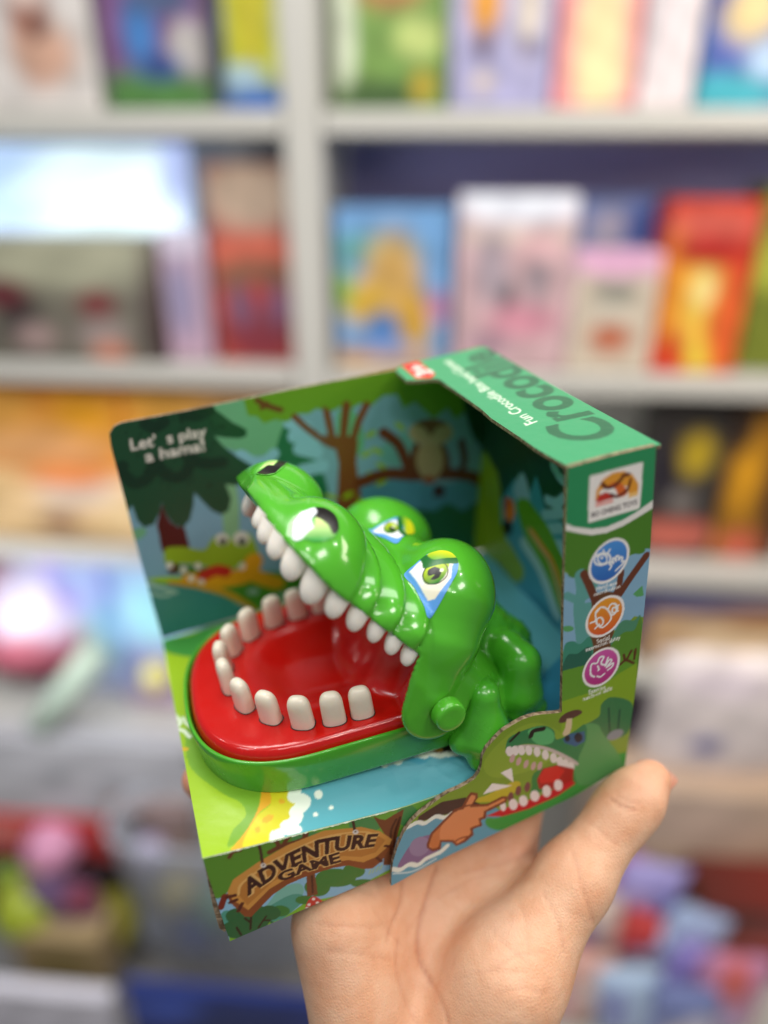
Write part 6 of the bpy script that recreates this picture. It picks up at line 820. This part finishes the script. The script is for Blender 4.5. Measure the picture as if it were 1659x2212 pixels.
def blobs(uv, base, bl):
    c = np.tile(srgb(base), (len(uv), 1))
    for h, u, v, ru, rv in bl:
        q = np.sqrt(((uv[:, 0] - u) / ru) ** 2 + ((uv[:, 1] - v) / rv) ** 2); g = np.clip(1.45 - q, 0, .9) / .9
        c += (srgb(h) - c) * (g * g * (3 - 2 * g))[:, None]
    k = uv[:, 0:1] * 13 + uv[:, 1:2] * 7; k2 = uv[:, 0:1] * 5 - uv[:, 1:2] * 17
    return np.clip(c * (1 + .16 * np.sin(k + len(base + str(bl)) % 7) * np.sin(k2)), 0, 1)
ITEMS = [["box","gift_box","box","tall white carton with a brown toy bear picture at the top left shelf end",[-0.6566,-0.4242,1.56,1.8036,0.03,0.1],"cfcac6",[["8a4a34",0.62,0.45,0.13,0.3],["c9a08a",0.68,0.3,0.2,0.16],["5a3436",0.66,0.42,0.06,0.05],["d8c2b8",0.62,0.62,0.1,0.1]],0,0,None],
["box","craft_box","box","purple carton with a blue figure and a grey ball above green grass",[-0.4119,-0.2564,1.56,1.7795,0.03,0.09],"75507e",[["4a7a3a",0.5,0.08,0.7,0.16],["3f78b8",0.38,0.45,0.16,0.22],["b8b4b0",0.82,0.36,0.17,0.15],["2f4a86",0.55,0.25,0.2,0.08],["46587a",0.6,0.62,0.3,0.08]],0,0,None],
["pouch","snack_bag","bag","yellow and lime pouch with a blue bottom band beside the shelf post",[-0.2392,-0.1258,1.56,1.7794,0.02,0.03],"c8cf3a",[["2f6fc8",0.5,0.04,0.6,0.1],["b8b02a",0.45,0.55,0.25,0.35],["cfd8c8",0.9,0.5,0.14,0.6],["2a4a96",0.02,0.6,0.08,0.7],["a8c8d8",0.3,0.2,0.3,0.06]],0,0,None],
["box","puzzle_box","box","leafy green picture carton with a reddish brown ring on the top shelf",[-0.0785,0.085,1.56,1.7726,0.05,0.08],"71944a",[["b8704a",0.5,0.8,0.34,0.2],["6f9a4a",0.5,0.8,0.18,0.1],["b8c878",0.75,0.42,0.2,0.12],["d8e0c8",0.1,0.45,0.1,0.4],["3f5a30",0.4,0.08,0.4,0.1],["a8902a",0.8,0.14,0.1,0.1]],0,0,None],
["box","doll_box","box","lavender carton with one orange clad figure and one pale figure",[0.0918,0.2307,1.56,1.7654,0.03,0.07],"a6a4c8",[["e09a2a",0.32,0.62,0.15,0.2],["5a4a5a",0.33,0.38,0.08,0.1],["c8b8a8",0.33,0.16,0.1,0.06],["cfc4b8",0.75,0.62,0.14,0.3],["6a6080",0.76,0.36,0.08,0.06]],0,0,None],
["box","doll_box","box","rose pink carton with a cream window on the top shelf",[0.2352,0.3488,1.56,1.763,0.03,0.07],"dd8f92",[["ecd2a0",0.52,0.45,0.3,0.4],["e8dca8",0.55,0.2,0.3,0.2]],0,0,None],
["box","plain_box","box","blank white carton standing between pink and blue ones",[0.3526,0.4265,1.56,1.7564,0.03,0.07],"ddd2d4",[["c2bcc0",0.1,0.7,0.2,0.5]],0,0,None],
["box","puzzle_box","box","deep blue carton with a cream shape and teal foot, right end of top shelf",[0.4362,0.5766,1.56,1.7585,0.05,0.07],"3a56a8",[["dcc48a",0.42,0.62,0.3,0.22],["2aa0b0",0.3,0.08,0.6,0.14],["a8c4e0",0.7,0.3,0.25,0.12],["20308a",0.1,0.9,0.2,0.3]],0,0,None],
["box","shoe_box","box","dark carton with red and pale pictures under the glowing glare panel",[-0.7356,-0.3722,1.185,1.3823,0.02,0.14],"6a665a",[["a4a48c",0.5,0.85,0.8,0.25],["7a2028",0.72,0.48,0.08,0.1],["30302e",0.35,0.3,0.1,0.25],["9a8a86",0.72,0.22,0.12,0.12],["c07a60",0.75,0.06,0.08,0.1],["5a1c26",0.28,0.55,0.12,0.12],["9a8480",0.4,0.2,0.1,0.12],["3a2426",0.99,0.35,0.06,0.6]],0,0,None],
["box","gift_box","box","narrow lilac carton beside the tall red one",[-0.3685,-0.2936,1.185,1.3904,0.04,0.1],"b89aae",[["8f88aa",0.4,0.5,0.3,0.3],["cfc8dc",0.5,0.95,0.6,0.12]],0,0,None],
["box","toy_carton","box","tall carton with tan top and deep red lower half beside the shelf post",[-0.283,-0.1376,1.185,1.489,0.04,0.1],"a83a2c",[["b49c86",0.5,0.86,0.6,0.18],["c8583a",0.5,0.58,0.6,0.08],["7a4a2a",0.5,0.46,0.5,0.08],["7a2030",0.5,0.15,0.4,0.14],["6a4a6a",0.3,0.3,0.14,0.1],["7a4a6a",0.75,0.3,0.18,0.1],["a02020",0.5,0.36,0.1,0.08]],0,0,None],
["box","glare_panel","sign","added glowing white panel imitating glare above the dark carton on the left shelf",[-0.8102,-0.333,1.3774,1.5153,0.1,0.04],"cfe4f4",[["b4d0fa",0.3,0.6,0.25,0.5],["e4fafa",0.75,0.5,0.3,0.4],["a8b8e8",0.98,0.7,0.06,0.5]],0,1,None],  # added emissive panel, stands in for glare on a glossy carton
["box","toy_carton","box","sky blue carton with a yellow and orange animal shape beside the post",[-0.0793,0.1017,1.185,1.4287,0.02,0.1],"6f9fd0",[["5fa0a0",0.3,0.75,0.4,0.1],["c8a05a",0.5,0.55,0.25,0.3],["d0a83a",0.25,0.42,0.2,0.14],["cfa030",0.7,0.3,0.14,0.2],["2f74b8",0.42,0.24,0.14,0.12],["c89a5a",0.4,0.04,0.5,0.1],["8a9ac8",0.45,0.13,0.25,0.06],["8aba4a",0.05,0.5,0.1,0.12],["b87aa0",0.9,0.4,0.1,0.1]],0,0,None],
["box","toy_carton","box","tall pale pink carton with a bright white top band",[0.1107,0.2886,1.185,1.4474,0.02,0.1],"c8a8ac",[["e8eefa",0.5,0.96,0.6,0.11],["d2c2b8",0.5,0.78,0.6,0.05],["4a5058",0.45,0.43,0.07,0.13],["d08fa0",0.6,0.3,0.3,0.1],["a89aa4",0.3,0.6,0.14,0.2],["8a8088",0.7,0.6,0.1,0.2],["d8b0b4",0.7,0.72,0.2,0.08],["a88a98",0.3,0.15,0.2,0.08]],0,0,None],
["box","toy_carton","box","light blue carton standing behind the small cream box",[0.3069,0.4289,1.185,1.4405,0.13,0.06],"7f96cc",[["b8b8cc",0.4,0.8,0.25,0.12],["5a7ac8",0.8,0.7,0.2,0.3]],0,0,None],
["box","biscuit_box","box","small cream carton with a pink lid band and a brown picture",[0.2902,0.4211,1.185,1.3677,0.02,0.08],"cabdaa",[["dca8cc",0.5,0.94,0.6,0.13],["8a8a80",0.5,0.68,0.28,0.09],["b8684a",0.5,0.3,0.24,0.13],["c8c0b0",0.5,0.5,0.3,0.08]],0,0,None],
["box","toy_carton","box","red carton with a yellow swirl and orange corners on the right shelf",[0.423,0.5559,1.185,1.4405,0.03,0.09],"c83a20",[["c8584a",0.45,0.86,0.6,0.1],["e8c04a",0.45,0.45,0.26,0.25],["e8d84a",0.62,0.1,0.2,0.14],["d88a2a",0.1,0.5,0.2,0.3],["a81c18",0.5,0.72,0.4,0.08],["d8602a",0.8,0.3,0.2,0.3],["e8d890",0.5,0.5,0.12,0.1]],0,0,None],
["box","toy_carton","box","olive and lime carton partly hidden at the right end of the middle shelf",[0.5631,0.6542,1.185,1.4601,0.05,0.09],"6f7a28",[["a8b040",0.2,0.6,0.3,0.15]],0,0,None],
["box","storage_carton","box","long orange carton on the left lower shelf",[-0.8657,-0.4865,0.9475,1.1184,0.06,0.1],"e8a03a",[["f0a818",0.82,0.72,0.14,0.2],["e0a86a",0.5,0.3,0.4,0.3],["f0b050",0.3,0.8,0.3,0.2],["d88a30",0.62,0.85,0.05,0.1]],0,0,None],
["pouch","soft_bag","bag","cream and peach soft package slumped below the long orange carton",[-0.7729,-0.3454,0.835,0.9762,0.0,0.07],"e0bc86",[["cdb8a8",0.5,0.8,0.2,0.2],["8a6248",0.4,0.35,0.1,0.15],["e8c890",0.8,0.5,0.2,0.3],["e08a50",0.45,0.95,0.2,0.1]],0,0,None],
["box","storage_carton","box","tan orange carton half hidden behind the display card",[-0.5007,-0.1706,0.835,1.1143,0.08,0.1],"dcaa6a",[["f0b040",0.2,0.85,0.3,0.2]],0,0,None],
["box","toy_carton","box","black carton with a yellow oval on the right lower shelf",[0.4606,0.5859,0.835,1.1108,0.06,0.1],"3a3634",[["c0a428",0.6,0.72,0.24,0.14],["7a7470",0.5,0.4,0.2,0.08],["c86a5a",0.5,0.16,0.7,0.1],["28242e",0.2,0.6,0.2,0.2]],0,0,None],
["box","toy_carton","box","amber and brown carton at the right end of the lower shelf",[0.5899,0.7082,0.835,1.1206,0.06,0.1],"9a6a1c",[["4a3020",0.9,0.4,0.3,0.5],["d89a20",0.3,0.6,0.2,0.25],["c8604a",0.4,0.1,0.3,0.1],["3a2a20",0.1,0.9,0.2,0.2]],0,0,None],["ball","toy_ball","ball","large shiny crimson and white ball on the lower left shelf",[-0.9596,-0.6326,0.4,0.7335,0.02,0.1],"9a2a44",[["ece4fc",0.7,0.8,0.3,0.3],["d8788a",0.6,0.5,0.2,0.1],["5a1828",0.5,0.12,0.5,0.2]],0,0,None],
["pouch","foil_bag","bag","shiny violet and ice blue foil bag behind the crimson ball",[-0.7889,-0.5056,0.4,0.7597,0.09,0.06],"bcc8fc",[["b894ec",0.3,0.8,0.2,0.2],["e4e4fa",0.15,0.7,0.12,0.25],["8fd0f0",0.8,0.5,0.25,0.25],["b4c8fa",0.6,0.85,0.3,0.12],["7a88e0",0.85,0.85,0.2,0.12],["b0c8c0",0.4,0.35,0.25,0.25]],0,0,None],["cyl","toy_tube","tube","pale mint tube leaning across the lower left shelf",[-0.7596,-0.5267,0.4,0.6222,-0.03,0.05],"b4c6b4",[],1,0,None],
["pouch","foil_bag","bag","pale blue foil bag tucked behind the card edge",[-0.5693,-0.399,0.4,0.763,0.05,0.05],"a4c8f4",[["b0f0ff",0.5,0.7,0.3,0.2],["a8a4d8",0.5,0.3,0.4,0.2],["c8a4b8",0.4,0.08,0.5,0.1]],0,0,None],["ball","toy_ball","ball","small pale yellow ball beside the card edge",[-0.4944,-0.4441,0.5046,0.5746,-0.02,0.03],"e6dc86",[],0,0,None],
["box","storage_carton","box","long brown and cream carton low on the right shelf",[0.4891,0.7802,0.6385,0.7787,0.0,0.12],"c4a078",[["e0c8a4",0.6,0.35,0.4,0.3],["3f4470",0.2,0.95,0.8,0.15],["b08050",0.7,0.7,0.3,0.15]],0,0,None],
["box","narrow_box","box","slim dark indigo carton standing at the card corner on the right",[0.4722,0.5312,0.411,0.7719,0.03,0.1],"3a3442",[["6a6aa0",0.5,0.95,0.6,0.12],["8a6a5a",0.5,0.7,0.5,0.15]],0,0,None],
["pouch","soft_pack","bag","white soft pack with a small blue smudge on the right",[0.5103,0.7963,0.3756,0.68,-0.06,0.1],"e4dad8",[["4a5aa8",0.36,0.4,0.1,0.06],["d8ccd4",0.4,0.85,0.3,0.1]],0,0,None],
["box","storage_carton","box","large plain beige carton below the white soft pack",[0.4344,0.8403,0.105,0.4187,-0.1,0.2],"c9ad92",[["d2bba8",0.3,0.8,0.5,0.3]],0,0,None],
["box","red_box","box","dark red carton at the bottom right corner below the beige carton",[0.6044,0.8152,0.0827,0.2591,-0.22,0.12],"7c2a22",[["a03a30",0.6,0.4,0.3,0.3],["3a1814",0.3,0.95,0.4,0.1]],0,0,None],
["box","plastic_bin","bin","pale grey storage bin front with two faint marks on the left",[-1.004,-0.3951,0.1646,0.4005,-0.05,0.05],"b4b4b8",[["8a8c92",0.5,0.55,0.04,0.1],["8a8c92",0.7,0.5,0.04,0.1]],0,0,None],
["box","flat_box","box","flat red box with a pale lid on the bottom left deck",[-0.908,-0.6003,0.0506,0.1832,-0.06,0.08],"b8302c",[["d88078",0.2,0.6,0.3,0.25],["d04a40",0.6,0.6,0.3,0.3]],0,0,None],["ball","toy_ball","ball","pink and lilac ball under the flat red box",[-0.7772,-0.6802,0.0381,0.1903,-0.14,0.06],"cf8fae",[["8a7ab0",0.5,0.2,0.5,0.25]],0,0,None],
["box","black_box","box","black box behind the pink ball on the bottom left deck",[-0.9552,-0.6039,-0.1333,0.0695,-0.08,0.08],"30262c",[["7a1620",0.1,0.6,0.15,0.3],["4a2a5a",0.3,0.4,0.12,0.3],["8a3040",0.85,0.2,0.2,0.2]],0,0,None],
["pouch","soft_toy","toy","violet soft toy lying on the bottom left deck",[-0.7457,-0.5809,-0.029,0.1406,-0.2,0.05],"6a5276",[["8a3a4a",0.8,0.8,0.2,0.2],["50406a",0.5,0.3,0.3,0.2]],0,0,None],["ball","toy_ball","ball","lime green toy ball at the far left of the bottom deck",[-0.7959,-0.7016,-0.05,0.1354,-0.24,0.04],"9aa82c",[],0,0,None],["ball","toy_ball","ball","mustard toy ball right of the violet soft toy",[-0.655,-0.5696,-0.1618,0.0276,-0.18,0.04],"a09a3a",[],0,0,None],["ball","toy_ball","ball","small moss green ball left of the pink ball",[-0.8833,-0.8057,-0.0387,0.0692,-0.12,0.04],"6f8a2a",[],0,0,None],
["box","tray_box","box","tan open tray box between the green balls at the bottom left",[-0.7515,-0.566,-0.0906,0.0472,-0.24,0.08],"a8926a",[["8a7a4a",0.5,0.4,0.4,0.3]],0,0,None],
["box","paper_box","box","flat white box at the bottom left corner",[-0.818,-0.5016,-0.2597,0.0282,-0.34,0.03],"d4d2dc",[],0,0,None],["basket","wire_basket","basket","grey rimmed clear basket of small toys left of the wrist",[-0.5437,-0.1023,-0.0919,0.2894,-0.2,0.16],"c4cad4",[["8a8a5a",0.35,0.45,0.08,0.1],["7aa08a",0.62,0.45,0.1,0.12],["6a6a86",0.5,0.3,0.3,0.2],["8a9ab0",0.8,0.5,0.1,0.2]],0,0,None],["ball","toy_ball","ball","yellow ball inside the clear basket",[-0.4747,-0.4036,0.0023,0.1193,-0.17,0.04],"c0b040",[],0,0,None],["ball","toy_ball","ball","green ball inside the clear basket",[-0.3892,-0.3081,-0.0466,0.0874,-0.17,0.04],"5aa070",[],0,0,None],["ball","toy_ball","ball","blue ball low inside the clear basket",[-0.438,-0.3652,-0.1077,0.0086,-0.17,0.04],"4a6ac0",[],0,0,None],["ball","toy_ball","ball","rose ball inside the clear basket near the wrist",[-0.3115,-0.2428,0.0516,0.151,-0.17,0.04],"c06a80",[],0,0,None],["ball","toy_ball","ball","grey ball inside the clear basket at its left",[-0.5195,-0.4513,-0.0951,0.0133,-0.17,0.04],"a0a8b8",[],0,0,None],["ball","toy_ball","ball","lavender ball on the rim of the clear basket",[-0.5137,-0.452,0.1351,0.2178,-0.16,0.04],"b4aac8",[],0,0,None],
["box","card_box","box","brown and mauve card box behind the lavender ball",[-0.5884,-0.4008,0.0697,0.2536,-0.08,0.05],"8a7672",[["5a5458",0.3,0.7,0.2,0.2],["a08a84",0.7,0.6,0.2,0.2]],0,0,None],
["box","blue_box","box","deep blue box at the bottom left of the wrist",[-0.4542,-0.0808,-0.1532,0.113,-0.36,0.02],"1c3078",[["3a5ac0",0.2,0.8,0.2,0.1],["16285e",0.6,0.5,0.3,0.3]],0,0,None],
["pouch","sweet_bag","bag","lilac foil sweet bag at the top of the pile beside the wrist",[0.4387,0.5577,0.2213,0.3645,-0.2433,0.05],"a8a0dc",[["8a94d0",0.7687192163654379,0.43689409785390415,0.22,0.2],["c8b8e8",0.24346177200052568,0.5215292025840136,0.2,0.15]],-0.10744886646993157,0,None],
["pouch","sweet_bag","bag","red and white sweet bag in the bottom right pile",[0.4403,0.5352,0.1709,0.2819,-0.2807,0.05],"c84844",[["e4e0f0",0.7458224378858616,0.32881890850139706,0.22,0.2],["c8b8e8",0.4601874101974316,0.24191325414477138,0.2,0.15]],-0.32742958932490795,0,None],
["pouch","sweet_bag","bag","pale blue crinkled bag in the middle of the bottom right pile",[0.5084,0.6164,0.1697,0.3152,-0.29,0.05],"a8bce0",[["b8c8e8",0.23546630364739352,0.5392722165158479,0.22,0.2],["c8b8e8",0.5783755494390423,0.5497981426762444,0.2,0.15]],-0.3505103613310877,0,None],
["pouch","sweet_bag","bag","rose pink bag at the bottom edge of the right pile",[0.5596,0.6764,0.0965,0.3043,-0.36,0.05],"cf90b4",[["d86a60",0.43800828479046816,0.7857530633557521,0.22,0.2],["c8b8e8",0.5339989387622557,0.2799048898649631,0.2,0.15]],-0.06468876514282779,0,None],
["pouch","sweet_bag","bag","cream bag nearest the wrist in the right pile",[0.3539,0.4539,0.166,0.3137,-0.276,0.05],"ddc8bc",[["d86a60",0.27067534284702105,0.3850890944611607,0.22,0.2],["7a84c8",0.30843582795436253,0.5489600981974798,0.2,0.15]],0.11113077514094727,0,None],
["pouch","sweet_bag","bag","sky and white bag at the bottom of the right pile",[0.4028,0.5177,0.0707,0.2482,-0.36,0.05],"b8d0ec",[["8a94d0",0.25845834559684006,0.6272664594476922,0.22,0.2],["7a84c8",0.2357607019797396,0.32357522769159597,0.2,0.15]],0.14431997854542877,0,None],
["pouch","sweet_bag","bag","violet striped bag on the right side of the pile",[0.5231,0.5995,0.1296,0.2659,-0.3227,0.05],"9488cc",[["b8c8e8",0.6663372649884842,0.47936111950380444,0.22,0.2],["f0e4e0",0.41694941356673987,0.3490559509145296,0.2,0.15]],-0.25618660033348545,0,None],
["pouch","sweet_bag","bag","peach bag low beside the wrist",[0.3162,0.418,0.0727,0.2634,-0.346,0.05],"e0b0a4",[["e8b0b8",0.24911300647746193,0.3801494711273752,0.22,0.2],["f0e4e0",0.7250824973440575,0.6376671736635307,0.2,0.15]],-0.1696497880878508,0,None],
["pouch","sweet_bag","bag","mauve bag under the beige carton in the pile",[0.3665,0.4801,0.2436,0.375,-0.22,0.05],"b070a0",[["e4e0f0",0.2708394669529773,0.45087369307113634,0.22,0.2],["f0e4e0",0.29119072079630287,0.4933778602854834,0.2,0.15]],-0.3686341943620499,0,None],
["pouch","sweet_bag","bag","steel blue bag at the lower right corner of the pile",[0.4861,0.6055,0.0636,0.2405,-0.3787,0.05],"7a86b8",[["e4e0f0",0.6587425197276879,0.5438155641664304,0.22,0.2],["f0e4e0",0.40407341731471735,0.41010703263150106,0.2,0.15]],-0.0026601637608099082,0,None]]
for n_, (kind, name, cat, label, (x0, x1, z0, z1, yo, th), base, bl, tilt, emit, group) in enumerate(ITEMS):
    cx, cz, wx, wz = (x0 + x1) / 2, (z0 + z1) / 2, (x1 - x0) / 2, (z1 - z0) / 2
    mat = M_pack
    if kind == 'box':
        V, F = rbox(x0, x1, yo, yo + th, z0, z1, .003, 22, 26); uv = np.stack([(V[:, 0] - x0) / (x1 - x0), (V[:, 2] - z0) / (z1 - z0)], 1)
        col = blobs(uv, base, bl); 
        if emit: mat = M_glare
        if tilt: pass
    elif kind == 'pouch':
        V, F = [], []; nn = 18
        for sgn in (-1, 1):
            i0 = len(V)
            for j in range(nn + 1):
                for i in range(nn + 1):
                    u, v = i / nn * 2 - 1, j / nn * 2 - 1; bul = ((1 - abs(u) ** 3) * (1 - abs(v) ** 3)) ** .6
                    wob = 1 + .03 * math.sin(7 * v + n_) ; cr2 = .03 * math.sin(9 * u + 5 * v + n_) * bul
                    V.append((cx + wx * u * wob, yo + th / 2 + sgn * th * (.5 * bul + .2 * cr2) + sgn * .0008, cz + wz * v * (1 + .02 * math.sin(6 * u + n_))))
            for j in range(nn):
                for i in range(nn):
                    a = i0 + j * (nn + 1) + i; f = (a, a + 1, a + nn + 2, a + nn + 1); F.append(f if sgn < 0 else f[::-1])
        V = np.array(V); uv = np.stack([(V[:, 0] - x0) / (x1 - x0), (V[:, 2] - z0) / (z1 - z0)], 1); col = blobs(uv, base, bl); mat = M_foil
        if tilt:
            ct, s_ = math.cos(tilt), math.sin(tilt); dx, dz = V[:, 0] - cx, V[:, 2] - cz; V[:, 0] = cx + dx * ct - dz * s_; V[:, 2] = cz + dx * s_ + dz * ct
    elif kind == 'ball':
        rr = (wx + wz) / 2; V, F = [], []; cz_ = z0 + rr if z0 >= .3 else cz; nn = 22
        for j in range(nn + 1):
            t = math.pi * j / nn
            for i in range(2 * nn): p = math.pi * i / nn; V.append((cx + rr * math.sin(t) * math.cos(p), yo + rr + rr * math.sin(t) * math.sin(p), cz_ - rr * math.cos(t)))
        for j in range(nn):
            for i in range(2 * nn): a, b_ = j * 2 * nn + i, j * 2 * nn + (i + 1) % (2 * nn); F.append((a, b_, b_ + 2 * nn, a + 2 * nn))
        V = np.array(V); uv = np.stack([(V[:, 0] - cx + rr) / (2 * rr), (V[:, 2] - cz_ + rr) / (2 * rr)], 1); col = blobs(uv, base, bl)
    elif kind == 'cyl':
        kv, kf = lathe([(.01, 0), (.026, 0), (.03, .004), (.03, .276), (.026, .28), (.024, .286), (.024, .30), (.01, .302)], 28)
        ca, sa = math.cos(math.radians(38)), math.sin(math.radians(38))
        V = np.stack([x0 + .04 + kv[:, 0] * ca + kv[:, 2] * sa * .85, yo + kv[:, 1], z0 + .02 - kv[:, 0] * sa + kv[:, 2] * ca * .85], 1); F = kf; col = np.tile(srgb(base), (len(V), 1))
    elif kind == 'basket':
        V, F = [], []; loops = [(.82, 0), (.86, .02), (1, .85), (1.03, .88), (1.06, .94), (1.03, 1.0), (.98, .96), (.96, .85), (.8, .06)]; nn = 48
        for sc, zf in loops:
            for i in range(nn):
                t = 2 * math.pi * i / nn; ex = np.sign(math.cos(t)) * abs(math.cos(t)) ** .6; ey = np.sign(math.sin(t)) * abs(math.sin(t)) ** .6
                V.append((cx + wx * sc * ex, yo + th / 2 + th / 2 * sc * ey, z0 + (z1 - z0) * zf))
        for j in range(len(loops) - 1):
            for i in range(nn): F.append((j * nn + i, j * nn + (i + 1) % nn, (j + 1) * nn + (i + 1) % nn, (j + 1) * nn + i))
        F.append(tuple(range((len(loops) - 1) * nn, len(loops) * nn)))
        V = np.array(V); uv = np.stack([(V[:, 0] - x0) / (x1 - x0), (V[:, 2] - z0) / (z1 - z0)], 1); col = blobs(uv, base, bl); mat = M_clear
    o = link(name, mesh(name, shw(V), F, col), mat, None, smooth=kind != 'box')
    tag(o, label, cat, group)
